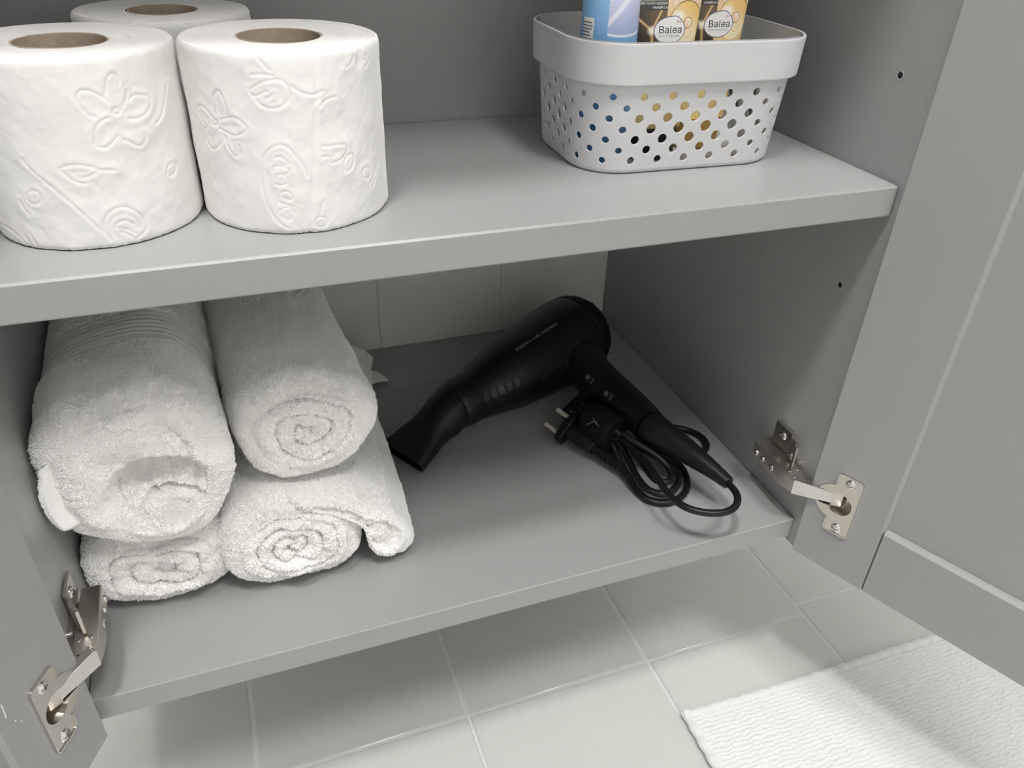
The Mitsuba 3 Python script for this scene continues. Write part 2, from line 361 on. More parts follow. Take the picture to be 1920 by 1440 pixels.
    for y, x in ((0.001, 0.0140), (0.0085, 0.0140), (0.0075, 0.0065)):
        rv = lathe([(0, 0.0006), (0.0013, 0.0006), (0.0019, 0.0), (0.0019, -0.0004)], 16)
        zt = 0.0072 if y < 0.004 else 0.0080
        rv.apply_translation((x, y, zt)); add(k + '__rivet', fp(rv), 'm_chrome', 40)
    # mounting plate with two wings
    base = prism(rr2(0.010, 0.052, -0.012, 0.012, 0.003), 0.0035); base.apply_transform(basis((0, 0, 0), (0, 1, 0), (0, 0, 1), (1, 0, 0)))
    parts = [base]
    for s in (1,):
        strip = bentplate([(0.0490, 0.0022), (0.0270, 0.0022), (0.0225, 0.0058), (0.0160, 0.0066), (0.0120, 0.0105), (0.0095, 0.0110)], 0.0, 0.0205, 0.0019, None)
        # strip (a = y, b = x), extruded along height
        strip.apply_transform(basis((0, 0, 0.0105 if s > 0 else -0.0105), (0, 1, 0), (1, 0, 0), (0, 0, float(s))))
        cut = strip
        parts.append(cut)
    add(k + '__mounting_plate', cat(*[fp(p_) for p_ in parts]), 'm_nickel', 35)
    for s in (1,):
        sc = man(screw(0.0042)); sc.apply_transform(basis((0.0030, 0.0375, s * 0.0225), (0, 1, 0), (0, 0, 1), (1, 0, 0))); add(k + '__screw', fp(sc), 'm_chrome', 30)
        sc = man(screw(0.0038)); sc.apply_transform(basis((0.0066, 0.0185, s * 0.0150), (0, 1, 0), (0, 0, 1), (1, 0, 0))); add(k + '__screw', fp(sc), 'm_chrome', 30)
    # link from the arm's front to the cup
    A = np.array([x0 + xs * 0.0150, -0.0030, zc])
    B = (M @ np.array([0.0180, -0.0035, ZH, 1]))[:3]
    d = (B - A) / np.linalg.norm(B - A)
    nrm = np.cross(d, (0, 0, 1)); 
    if nrm @ (EYE - A) < 0: nrm = -nrm
    L = np.linalg.norm(B - A)
    secs = []
    for t_, h in ((-0.05, 0.0072), (0.0, 0.0074), (0.45, 0.0066), (0.85, 0.0058), (1.0, 0.0058)):
        c = A + d * L * t_
        w = 0.0042 if t_ < 0.5 else 0.0036
        secs.append([c + nrm * w * 0.5 + np.array([0, 0, h - 0.0006]), c + nrm * (w * 0.5 - 0.0006) + np.array([0, 0, h]), c - nrm * w + np.array([0, 0, h]), c - nrm * w - np.array([0, 0, h]), c + nrm * (w * 0.5 - 0.0006) - np.array([0, 0, h]), c + nrm * w * 0.5 - np.array([0, 0, h - 0.0006])])
    lk = loft(secs, True)
    if lk.volume < 0: lk.invert()
    add(k + '__link', lk, 'm_chrome', 25)
    say(k, 'right nickel concealed hinge' if side > 0 else 'left nickel concealed hinge')
hinge(1, M_R); hinge(-1, M_L)

# ------------------------------------------------------------------ toilet rolls
EMB = {'left':[[[205,757],[216,795],[236,831],[259,844],[277,827],[280,793]],[[211,717],[184,749],[148,773],[111,784],[86,770],[77,739],[88,707],[108,676],[137,658]],[[314,715],[352,731],[390,722],[425,706],[418,666],[375,633],[328,622],[289,631]],[[310,756],[299,725],[277,696]],[[191,647],[157,637],[125,608],[111,562],[112,524],[138,513],[172,523],[217,557]],[[242,534],[276,512],[312,493],[343,509],[348,547]],[[254,671],[251,665],[246,661],[240,659],[234,659],[228,661],[224,665],[221,670],[221,676],[224,681],[228,685],[234,687],[241,687],[247,685],[251,681],[254,676],[254,671]],[[578,738],[532,675],[492,619],[434,578]],[[-78,430],[-16,445],[46,434],[88,410],[54,388],[15,379]],[[-79,425],[-49,387],[-10,355],[17,350]],[[-241,473],[-195,404],[-138,342],[-94,287],[-44,219],[-5,161],[23,112]],[[-212,268],[-223,258],[-237,252],[-252,251],[-266,254],[-275,263],[-279,274],[-277,288],[-269,301],[-256,311],[-242,317],[-227,319],[-215,314],[-206,306],[-203,294],[-205,281],[-212,268]],[[67,48],[53,73],[50,114],[59,153],[107,201],[159,208],[205,181],[248,107],[249,72],[217,45],[180,25]],[[104,122],[153,136],[184,112]],[[101,111],[143,92],[188,58]],[[125,81],[160,53],[185,24]],[[-562,94],[-464,79],[-401,41],[-382,-2]],[[-327,87],[-318,43],[-302,-2]],[[-327,260],[-315,223],[-296,192]],[[499,313],[485,305],[470,300],[455,300],[444,304],[437,312],[435,323],[439,335],[447,346],[460,354],[474,359],[489,359],[502,355],[510,346],[513,335],[509,324],[499,313]],[[92,410],[163,399]]],'right':[[[-533,557],[-573,587],[-590,624],[-547,645],[-505,633],[-460,593]],[[-448,625],[-452,677],[-424,726],[-400,739],[-377,703],[-369,672],[-378,628]],[[-419,596],[-365,613],[-318,615],[-282,591],[-271,569],[-298,540],[-342,527],[-393,536],[-430,548]],[[-162,908],[-138,878],[-113,854]],[[-203,830],[-154,835],[-104,826]],[[-97,810],[-149,800],[-201,774],[-223,751],[-211,732],[-181,736],[-139,753]],[[-150,721],[-130,725],[-112,741]],[[-97,810],[-45,790],[-31,746],[-42,711],[-71,686],[-118,673],[-165,682],[-194,710]],[[-436,580],[-438,575],[-443,571],[-450,567],[-458,565],[-465,565],[-471,566],[-475,570],[-475,574],[-472,579],[-467,584],[-460,588],[-452,590],[-445,590],[-439,588],[-436,585],[-436,580]],[[-520,546],[-551,474],[-525,435],[-453,460],[-410,521]],[[-398,512],[-385,448],[-358,419],[-328,477]],[[-12,774],[22,748],[83,731],[131,745]],[[289,842],[326,861],[339,889]],[[425,821],[467,845],[445,880]],[[116,673],[153,700],[204,706]],[[-119,39],[-180,89],[-216,173],[-232,276],[-229,343],[-200,424],[-169,464],[-128,487],[-84,484],[-51,450],[-7,381],[12,319]],[[-136,426],[-93,412],[-83,392],[-121,396]],[[-164,359],[-110,379],[-81,359],[-103,336]],[[-151,312],[-109,333],[-94,298],[-123,278],[-154,285]],[[-134,237],[-95,237],[-79,209],[-119,206]],[[-148,182],[-85,160]],[[-153,140],[-88,132],[-107,89],[-145,104]],[[108,472],[179,465],[247,443],[235,408],[193,382],[148,376]],[[102,416],[130,413]],[[278,344],[267,329],[254,319],[241,314],[229,315],[221,323],[217,337],[218,353],[224,370],[234,385],[247,395],[260,400],[272,398],[281,390],[286,377],[285,361],[278,344]],[[411,256],[403,247],[390,241],[376,240],[363,243],[351,250],[344,260],[341,272],[343,284],[350,294],[361,300],[375,302],[389,299],[402,291],[410,280],[414,268],[411,256]],[[451,213],[425,177]],[[86,56],[83,45],[75,36],[64,31],[52,31],[40,35],[31,43],[26,53],[24,65],[28,76],[36,85],[46,90],[58,91],[70,87],[79,79],[85,68],[86,56]],[[77,173],[56,104]]],'perf':[[[135,787],[111,623],[85,432],[52,232],[17,30]]]}
def densify(l, step=0.0004):
    l = np.asarray(l, float) * 1e-4
    out = [l[:1]]
    if len(l) > 2:
        t = np.concatenate([[0], np.cumsum(np.linalg.norm(np.diff(l, axis=0), axis=1))])
        keep = np.concatenate([[True], np.diff(t) > 1e-7]); t, l = t[keep], l[keep]
        if len(l) > 2: return CubicSpline(t, l)(np.linspace(0, t[-1], max(4, int(t[-1] / step))))
    n = max(2, int(np.linalg.norm(l[-1] - l[0]) / step))
    return l[0] + (l[-1] - l[0]) * np.linspace(0, 1, n)[:, None]
def toilet_roll(cx, cy, R, H, rc, strokes, perf, seed, nt_front, nt_back, nz):
    key = 'toilet_roll'
    i = 1
    while key + '__paper' in scene: key = f'toilet_roll_{i:03d}'; i += 1
    # angle measured from the viewer's side (-y), finer on the front half
    a = np.concatenate([np.linspace(-1.75, 1.75, nt_front, endpoint=False), np.linspace(1.75, 2 * np.pi - 1.75, nt_back, endpoint=False)])
    z = np.linspace(0, H, nz)
    A, Z = np.meshgrid(a, z, indexing='ij')
    Sx = A * R
    q = np.stack([np.cos(A) * 3, np.sin(A) * 3, Z * 40], -1)
    h = fbm(q * 1.3, 3, seed) * 0.0012 + fbm(np.stack([np.cos(A) * 9 + Z * 60, np.sin(A) * 9, Z * 150], -1), 3, seed + 7) * 0.0005
    if strokes:
        P = np.vstack([densify(s) for s in strokes if len(s) > 1])
        d = cKDTree(P).query(np.stack([Sx, Z], -1).reshape(-1, 2), distance_upper_bound=0.012)[0].reshape(A.shape)
        d = np.minimum(d, 0.012)
        h = h - 0.00020 * np.exp(-(d / 0.0007) ** 2) + 0.00011 * np.exp(-((d - 0.0018) / 0.0012) ** 2) + 0.0004 * np.exp(-(d / 0.006) ** 2)
    if perf:
        P = np.vstack([densify(s) for s in perf])
        # a sheet's perforated edge: a soft vertical step
        zs_, xs_ = P[:, 1], P[:, 0]
        o = np.argsort(zs_)
        x_at = np.interp(Z, zs_[o], xs_[o])
        h = h + 0.00025 * np.exp(-((Sx - x_at) / 0.0012) ** 2) + 0.0004 / (1 + np.exp(-(Sx - x_at) / 0.0007)) * np.exp(-np.maximum(Sx - x_at, 0) / 0.02) - 0.0002 * np.exp(-((Sx - x_at + 0.003) / 0.0012) ** 2)
    edge = np.minimum(Z, H - Z)
    h = h - 0.0016 * np.exp(-edge / 0.0011)
    rag = fbm(np.stack([np.cos(a) * 22, np.sin(a) * 22, a * 0], -1), 3, seed + 3) * 0.0022
    Zr = Z + (Z / H - 0.0) * 0 + np.where(Z < 0.002, np.abs(rag)[:, None] * 0.6, 0)
    r = R + h - 0.0006
    side = np.stack([cx + r * np.sin(A), cy - r * np.cos(A), ZS + 0.0002 + Zr], -1)
    add(key + '__paper', grid(side, cu=True), 'm_paper', True, uv=np.stack([Sx, Z], -1).reshape(-1, 2))
    # wound ends
    def end(zc, top):
        rr = np.linspace(0, 1, 40)
        rad = rc + 0.0006 + (r[:, -1 if top else 0][:, None] - rc - 0.0006) * rr[None]
        zz = zc + 0 * rad
        if top: zz = zc - 0.0010 * (1 - rr[None] ** 6) * 0.5 + fbm(np.stack([np.cos(a)[:, None] * rad * 60, np.sin(a)[:, None] * rad * 60, rad * 300], -1), 2, seed + 9) * 0.0009 * (rr < 0.97)
        zz[:, -1] = (side[:, -1 if top else 0, 2])
        g = np.stack([cx + rad * np.sin(a)[:, None], cy - rad * np.cos(a)[:, None], zz], -1)
        return grid(g, cu=True, flip=not top), np.stack([rad, np.repeat(a[:, None], 40, 1)], -1).reshape(-1, 2)
    g, uv = end(ZS + H + 0.0002, True)
    add(key + '__wound_end', g, 'm_paper_top', True, uv=uv)
    # cardboard core, a little out of round
    t = np.linspace(0, 2 * np.pi, 72, endpoint=False)
    wob = 1 + 0.03 * np.cos(2 * t + seed) + 0.015 * np.cos(3 * t + seed * 2)
    rings = [np.stack([cx + rr * wob * np.cos(t), cy + rr * wob * np.sin(t), np.full(72, zz)], -1) for rr, zz in
             ((rc + 0.0008, ZS + 0.001), (rc + 0.0008, ZS + H - 0.0003), (rc + 0.0002, ZS + H - 0.0001), (rc - 0.0004, ZS + H - 0.0004), (rc - 0.0006, ZS + 0.001))]
    add(key + '__core', loft(rings, False), 'm_card', 40)
    return key
k = toilet_roll(-0.4964, 0.0812, 0.0537, 0.0922, 0.0217, EMB['left'], None, 1, 620, 60, 260)
say(k, 'white embossed toilet roll on the shelf, leftmost, cut off by the left edge', 'toilet roll', 'toilet rolls on the shelf')
k = toilet_roll(-0.3895, 0.0737, 0.0534, 0.0929, 0.0222, EMB['right'], EMB['perf'], 2, 620, 60, 260)
say(k, 'white embossed toilet roll nearest the basket, standing front right of the group', 'toilet roll', 'toilet rolls on the shelf')
k = toilet_roll(-0.4487, 0.1755, 0.0522, 0.0925, 0.0205, None, None, 3, 160, 60, 60)
say(k, 'toilet roll standing behind the two front rolls, only its top visible', 'toilet roll', 'toilet rolls on the shelf')

# ------------------------------------------------------------------ the storage basket
def rrect(a, b, r, n=16, m=10):
    out = []
    for i, (sx, sy) in enumerate(((1, -1), (1, 1), (-1, 1), (-1, -1))):
        t = np.linspace(-np.pi / 2 + i * np.pi / 2, i * np.pi / 2, n)
        out.append(np.stack([sx * (a - r) + r * np.cos(t), sy * (b - r) + r * np.sin(t)], -1))
    v = np.vstack(out)
    w = [v[i] + (v[(i + 1) % len(v)] - v[i]) * np.linspace(0, 1, m, endpoint=False)[:, None] if np.linalg.norm(v[(i + 1) % len(v)] - v[i]) > 0.01 else v[i:i + 1] for i in range(len(v))]
    return np.vstack(w)
BC, BPHI = np.array([-0.124, 0.1207]), -0.0356
def bplace(xy, z):
    c, s = math.cos(BPHI), math.sin(BPHI)
    xy = np.asarray(xy)
    return np.stack([BC[0] + xy[..., 0] * c - xy[..., 1] * s, BC[1] + xy[..., 0] * s + xy[..., 1] * c, np.broadcast_to(z, xy.shape[:-1])], -1)
BH = 0.0845
A0, B0, R0_, A1, B1, R1_ = 0.0775, 0.0550, 0.0330, 0.0838, 0.0616, 0.0365   # outline at the base and at height BH
NL = 4096
def outline(t):
    """outline at relative height t, resampled by arc length, starting at the middle of the front"""
    v = rrect(A0 + (A1 - A0) * t, B0 + (B1 - B0) * t, R0_ + (R1_ - R0_) * t)
    v = np.vstack([v, v[:1]])
    s = np.concatenate([[0], np.cumsum(np.linalg.norm(np.diff(v, axis=0), axis=1))])
    mid = np.argmin(np.where(v[:-1, 1] < 0, np.abs(v[:-1, 0]), 9)); s0 = s[mid] - v[mid, 0] * 1.0
    u = (s0 / s[-1] + np.arange(NL) / NL) % 1.0
    return np.stack([np.interp(u * s[-1], s, v[:, 0]), np.interp(u * s[-1], s, v[:, 1])], -1), s[-1]
o_lo, PER = outline(0.0)
o_hi, _ = outline(1.0)
def bsurf(sv, inset):
    """(arc length at the base, height) on the wall -> point; inset = wall depth inwards"""
    i = (sv[:, 0] / PER) % 1.0 * NL
    i0 = np.floor(i).astype(int) % NL; fr = (i - np.floor(i))[:, None]
    t = (sv[:, 1] / BH)[:, None]
    def at(o): return o[i0] * (1 - fr) + o[(i0 + 1) % NL] * fr
    p = at(o_lo) * (1 - t) + at(o_hi) * t
    tg = at(np.roll(o_lo, -8, 0)) - at(np.roll(o_lo, 8, 0)); tg /= np.linalg.norm(tg, axis=1, keepdims=True)
    nrm = np.stack([tg[:, 1], -tg[:, 0]], -1)
    # a rounded foot
    foot = np.where(sv[:, 1] < 0.004, 0.004 * (1 - np.sqrt(np.maximum(1 - (1 - sv[:, 1] / 0.004) ** 2, 0))), 0) * 0.5
    p = p - nrm * (inset + foot[:, None])
    return bplace(p, ZS + 0.0003 + sv[:, 1])
PITCH, ROWS, NCOL = PER / 24, 7, 24
holes = []
for rI in range(ROWS):
    zc = 0.0092 + 0.0070 * (6 - rI)
    for c in range(NCOL):
        s = (c + (0.5 if rI % 2 else 0.0)) * PITCH - 0.0008 * rI
        # holes grow towards the middle of each face
        i = int((s / PER % 1) * NL) % NL
        x, y = o_lo[i]
        front = abs(y) > B0 - 0.004
        u = abs(x) / (A0 * 0.95) if front else abs(y) / (B0 * 0.95)
        corner = abs(x) > A0 - R0_ and abs(y) > B0 - R0_
        mid = 1 - abs(rI - 3) / 3.4
        rad = 0.0022 + 0.0016 * max(0.0, 1 - u ** 1.6) * (0.25 + 0.75 * mid) if not corner else 0.0021 + 0.0003 * mid
        holes.append((s, zc, rad))
circ = [(Point(s + dx, zc).buffer(r_, quad_segs=6), s + dx, zc, r_) for s, zc, r_ in holes for dx in (-PER, 0, PER)]
tree = shapely.STRtree([c[0] for c in circ])
cells_v, cells_f, nv = [], [], 0
NS = 170
for i in range(NS):
    x0, x1 = PER * i / NS, PER * (i + 1) / NS
    for zz0, zz1 in ((0, 0.0015), (0.0015, 0.003), (0.003, 0.0605), (0.0605, BH)):
        cell = sbox(x0, zz0, x1, zz1)
        hits = [circ[j][0] for j in tree.query(cell)]
        if hits: cell = cell.difference(unary_union(hits))
        v, f = tri2(cell)
        if len(f): cells_v.append(v); cells_f.append(f + nv); nv += len(v)
V2, F2 = np.vstack(cells_v), np.vstack(cells_f)
WALL = 0.0011
outer = tm(bsurf(V2, 0), F2); inner = tm(bsurf(V2, WALL), F2[:, ::-1])
walls = []
for s, zc, r_ in holes:
    t = np.linspace(0, 2 * np.pi, 20, endpoint=False)
    cs = np.stack([s + r_ * np.cos(t), zc + r_ * np.sin(t)], -1)
    cs2 = np.stack([s + (r_ + 0.0004) * np.cos(t), zc + (r_ + 0.0004) * np.sin(t)], -1)
    walls.append(grid(np.stack([bsurf(cs2, -0.0001), bsurf(cs, 0.0004), bsurf(cs, WALL)]), cv=True))
bt = lambda t: bplace(o_lo[::24] * t, 0)
base_ring = bsurf(np.stack([np.arange(0, NL, 24) / NL * PER, np.zeros(len(range(0, NL, 24)))], -1), 0)
base_ring2 = base_ring + np.array([0, 0, 0.0016])
bs = loft([base_ring, base_ring2], True)
body = cat(outer, inner, *walls)
add('storage_basket__body', body, 'm_basket', 35)
add('storage_basket__base', bs, 'm_basket', 30)
def ring_at(dz, off, dx=0):
    a = A1 + off; b = B1 + off; r = R1_ + off
    return bplace(rrect(a, b, r, 24, 10), ZS + dz)
band = [ring_at(0.0592, 0.0000), ring_at(0.0592, 0.0014), ring_at(0.0596, 0.0022), ring_at(0.0606, 0.0025), ring_at(0.0725, 0.0030), ring_at(0.0834, 0.0035), ring_at(0.0842, 0.0034), ring_at(0.0846, 0.0028), ring_at(0.0846, 0.0020), ring_at(0.0842, 0.0013), ring_at(0.0725, 0.0008), ring_at(0.0592, 0.0000)]
add('storage_basket__rim', loft(band, False), 'm_basket', 50)
say('storage_basket', 'light grey perforated plastic basket on the shelf holding care products', 'basket')

# ------------------------------------------------------------------ bottle and tubes in the basket
def bottle_col(p, n, uv):
    x, y = uv.x, uv.y                    # metres: arc from the front centre, height over the shelf
    w = mikit.noise(x * 60, y * 60)
    base = mikit.mix((0.16, 0.36, 0.66), (0.27, 0.50, 0.78), mikit.smoothstep(0.05, 0.125, y + 0.01 * w))
    # pale swirl panel on the right of the front
    x2 = x
    x = x + 0.0093
    m = mikit.smoothstep(0.0000, 0.0008, x) * mikit.smoothstep(0.0850, 0.0866, y + 0.02 * x)
    pan = mikit.mix((0.42, 0.50, 0.74), (0.62, 0.63, 0.82), mikit.smoothstep(0.088, 0.108, y))
    sw = dr.abs(y - (0.0915 + 1.1 * x))
    pan = mikit.mix(pan, (0.86, 0.86, 0.93), 0.85 * (1 - mikit.smoothstep(0.0005, 0.0040, sw)))
    sw2 = dr.abs(y - (0.1055 + 0.25 * x))
    pan = mikit.mix(pan, (0.93, 0.94, 0.98), 0.9 * (1 - mikit.smoothstep(0.0002, 0.0010, sw2)))
    c = mikit.mix(base, pan, m)
    rim = dr.abs(y - (0.0858 - 0.012 * x + 9 * x * (x - 0.022) * 0.9))
    c = mikit.mix(c, (0.93, 0.95, 1.0), 0.9 * mikit.smoothstep(0.0, 0.001, x) * (1 - mikit.smoothstep(0.0003, 0.0011, rim)))
    lab = (1 - mikit.smoothstep(-0.0186, -0.0184, x2)) * mikit.smoothstep(-0.0290, -0.0288, x2) * (1 - mikit.smoothstep(0.0945, 0.0947, y)) * mikit.smoothstep(0.045, 0.0452, y)
    return mikit.mix(c, (0.84, 0.84, 0.82), lab)
scene['m_bottle'] = prin(mikit.proc(bottle_col), 0.22, 0.5)
scene['m_cap_blue'] = prin((0.55, 0.62, 0.78), 0.3, 0.5)
BOT = (-0.1788, 0.100)
def bot_ring(z, a, b, n=72):
    t = np.linspace(0, 2 * np.pi, n, endpoint=False) - np.pi / 2
    return np.stack([BOT[0] + a * np.cos(t), BOT[1] + b * np.sin(t), np.full(n, z)], -1)
bz = [(0.0000, 0.0180, 0.0150), (0.0008, 0.0192, 0.0162), (0.004, 0.0196, 0.0168), (0.04, 0.0195, 0.0168), (0.080, 0.0192, 0.0166), (0.10, 0.0188, 0.0164), (0.125, 0.0185, 0.0155), (0.138, 0.0160, 0.0140), (0.145, 0.0125, 0.0120), (0.148, 0.0120, 0.0115)]
ZB = ZS + 0.0023
rings = np.array([bot_ring(ZB + z, a, b) for z, a, b in bz])
dense = []
for i in range(len(bz) - 1): dense += [rings[i] + (rings[i + 1] - rings[i]) * t for t in np.linspace(0, 1, 5, endpoint=False)]
dense = np.array(dense + [rings[-1]])
ang = (np.arange(73)) / 72 * 2 * np.pi
ang = np.where(ang > np.pi, ang - 2 * np.pi, ang)
seam = np.concatenate([dense[:, 37:], dense[:, :38]], 1)           # cut at the back so that uv is continuous
angs = np.concatenate([ang[37:72], ang[:38]])
uvb = np.stack([np.broadcast_to(angs * 0.0190, seam.shape[:2]), seam[..., 2] - ZS], -1)
seam = np.concatenate([seam, ], 1)
add('care_bottle__body', grid(seam), 'm_bottle', True, uv=uvb.reshape(-1, 2))
cp = lathe([(0, 0.190), (0.0150, 0.190), (0.0165, 0.188), (0.0170, 0.150), (0.0165, 0.1485), (0, 0.1485)], 40); cp.apply_translation((BOT[0], BOT[1], ZS))
add('care_bottle__cap', cp, 'm_cap_blue', 35)
def on_bottle(m2, x0, z0, flip=False):
    """flat lettering (x along the arc, y up, z out) wrapped on the bottle"""
    v = m2.vertices.copy()
    a = (v[:, 0] + x0) / 0.0190 - np.pi / 2
    e = v[:, 2] + 0.0001
    out = np.stack([BOT[0] + (0.0192 + e) * np.cos(a), BOT[1] + (0.0166 + e) * np.sin(a), ZS + v[:, 1] + z0], -1)
    return tm(out, m2.faces)
scene['m_print_dark'] = prin((0.05, 0.05, 0.055), 0.5, 0.3)
lines = []
rl = np.random.default_rng(3)
for i in range(9):
    x = -0.0285
    while x < -0.0200 - rl.uniform(0, 0.002):
        w = rl.uniform(0.0007, 0.0018)
        b = rbox(x, min(x + w, -0.0192), -0.0003, 0.0003, 0.0, 0.0001, 0.00002); b.apply_translation((0, 0.0918 - 0.0019 * i, 0)); lines.append(on_bottle(b, 0, 0)); x += w + 0.0004
add('care_bottle__label_print', cat(*lines), 'm_print_dark', kind='stuff')
say('care_bottle', 'blue plastic bottle with a white label at the left end of the basket', 'bottle')

# tubes: an oval foot with a cap below, opening to a flat crimp above
def tube_col(p, n, uv):
    x, y = uv.x, uv.y                    # metres on the front: x from the left edge, y over the shelf
    base = mikit.mix((0.86, 0.70, 0.32), (0.93, 0.84, 0.52), mikit.smoothstep(0.07, 0.125, y))
    # amber picture
    pic = mikit.mix((0.83, 0.60, 0.30), (0.86, 0.66, 0.46), mikit.smoothstep(0.088, 0.103, y + 0.05 * (x - 0.03)))
    cx_, cy_, rd = 0.0365, 0.0874, 0.0125
    d = dr.sqrt(dr.square(x - cx_) + dr.square((y - cy_) * 0.92))
    drop = mikit.mix((0.96, 0.86, 0.58), (0.84, 0.56, 0.20), mikit.smoothstep(-0.006, 0.012, (x - cx_) * 0.5 + (y - cy_) * 0.9))
    hl = 1 - mikit.smoothstep(0.002, 0.006, dr.sqrt(dr.square(x - cx_ + 0.006) + dr.square((y - cy_ - 0.005) * 1.6)))
    drop = mikit.mix(drop, (0.97, 0.94, 0.90), 0.9 * hl)
    pic = mikit.mix(pic, drop, 1 - mikit.smoothstep(rd - 0.0004, rd, d))
    pic = mikit.mix(pic, (0.20, 0.11, 0.06), 0.85 * (1 - mikit.smoothstep(0.0001, 0.0006, dr.abs(d - rd))) * mikit.smoothstep(-0.004, 0.012, y - cy_))
    for bx, by, br in ((0.0382, 0.0878, 0.0033), (0.0388, 0.0815, 0.0029), (0.0275, 0.0990, 0.0026), (0.0440, 0.1000, 0.0014)):
        db = dr.sqrt(dr.square(x - bx) + dr.square(y - by))
        inb = mikit.mix((0.90, 0.66, 0.46), (0.95, 0.80, 0.66), mikit.smoothstep(-0.003, 0.003, x - bx + y - by))
        k_ = 1.0 if br > 0.0032 else 0.35
        pic = mikit.mix(pic, inb, k_ * (1 - mikit.smoothstep(br - 0.0003, br, db)))
        pic = mikit.mix(pic, (0.38, 0.20, 0.10), k_ * 0.8 * (1 - mikit.smoothstep(0.0001, 0.0005, dr.abs(db - br))))
    pm = mikit.smoothstep(0.0221, 0.0223, x) * (1 - mikit.smoothstep(0.0470, 0.0474, x)) * (1 - mikit.smoothstep(0.1032, 0.1036, y))
    c = mikit.mix(base, pic, pm)
    # dark panel with light rays
    dk = mikit.mix((0.045, 0.035, 0.03), (0.16, 0.115, 0.07), mikit.smoothstep(0.070, 0.092, y) * mikit.smoothstep(0.0, 0.018, x))
    rx, ry = 0.0116, 0.0836
    r1 = dr.abs((y - ry) - 1.9 * (x - rx)) * mikit.mix(1, 1, 0).x
    ray1 = (1 - mikit.smoothstep(0.0003, 0.0024, r1)) * mikit.smoothstep(ry - 0.001, ry + 0.002, y)
    r2 = dr.abs((y - ry) + 0.75 * (x - rx))
    ray2 = (1 - mikit.smoothstep(0.0002, 0.0016, r2)) * (1 - mikit.smoothstep(rx - 0.0005, rx + 0.0005, x))
    r3 = dr.abs(x - rx + 0.1 * (y - ry))
    ray3 = (1 - mikit.smoothstep(0.0002, 0.0016, r3)) * (1 - mikit.smoothstep(ry - 0.001, ry, y))
    glow = 1 - mikit.smoothstep(0.0003, 0.0040, dr.sqrt(dr.square(x - rx) + dr.square(y - ry)))
    dk = mikit.mix(dk, (0.86, 0.60, 0.28), dr.clip(0.8 * ray1 + 0.6 * ray2 + 0.6 * ray3, 0, 1))
    dk = mikit.mix(dk, (1.0, 0.92, 0.75), glow)
    dm = (1 - mikit.smoothstep(0.0219, 0.0221, x)) * (1 - mikit.smoothstep(0.1014, 0.1016, y)) * mikit.smoothstep(0.060, 0.0602, y)
    dm = dm * mikit.smoothstep(0.0002, 0.0004, x)
    c = mikit.mix(c, dk, dm)
    band = (1 - mikit.smoothstep(0.0219, 0.0221, x)) * (1 - mikit.smoothstep(0.1014, 0.1016, y)) * mikit.smoothstep(0.0956, 0.0958, y) * mikit.smoothstep(0.0002, 0.0004, x)
    return mikit.mix(c, (0.055, 0.055, 0.052), band)
scene['m_tube'] = prin(mikit.proc(tube_col), 0.3, 0.5)
scene['m_gold'] = prin((0.62, 0.42, 0.13), 0.3, 0.5, metallic=0.3)
scene['m_print_white'] = prin((0.88, 0.88, 0.88), 0.5, 0.3)
scene['m_print_slate'] = prin((0.03, 0.033, 0.05), 0.5, 0.3)
scene['m_print_grey'] = prin((0.30, 0.30, 0.33), 0.5, 0.3)
scene['m_print_red'] = prin((0.45, 0.10, 0.12), 0.5, 0.3)
scene['m_print_purple'] = prin((0.20, 0.19, 0.27), 0.5, 0.3)
scene['m_black_cap'] = prin((0.015, 0.014, 0.013), 0.3, 0.5)
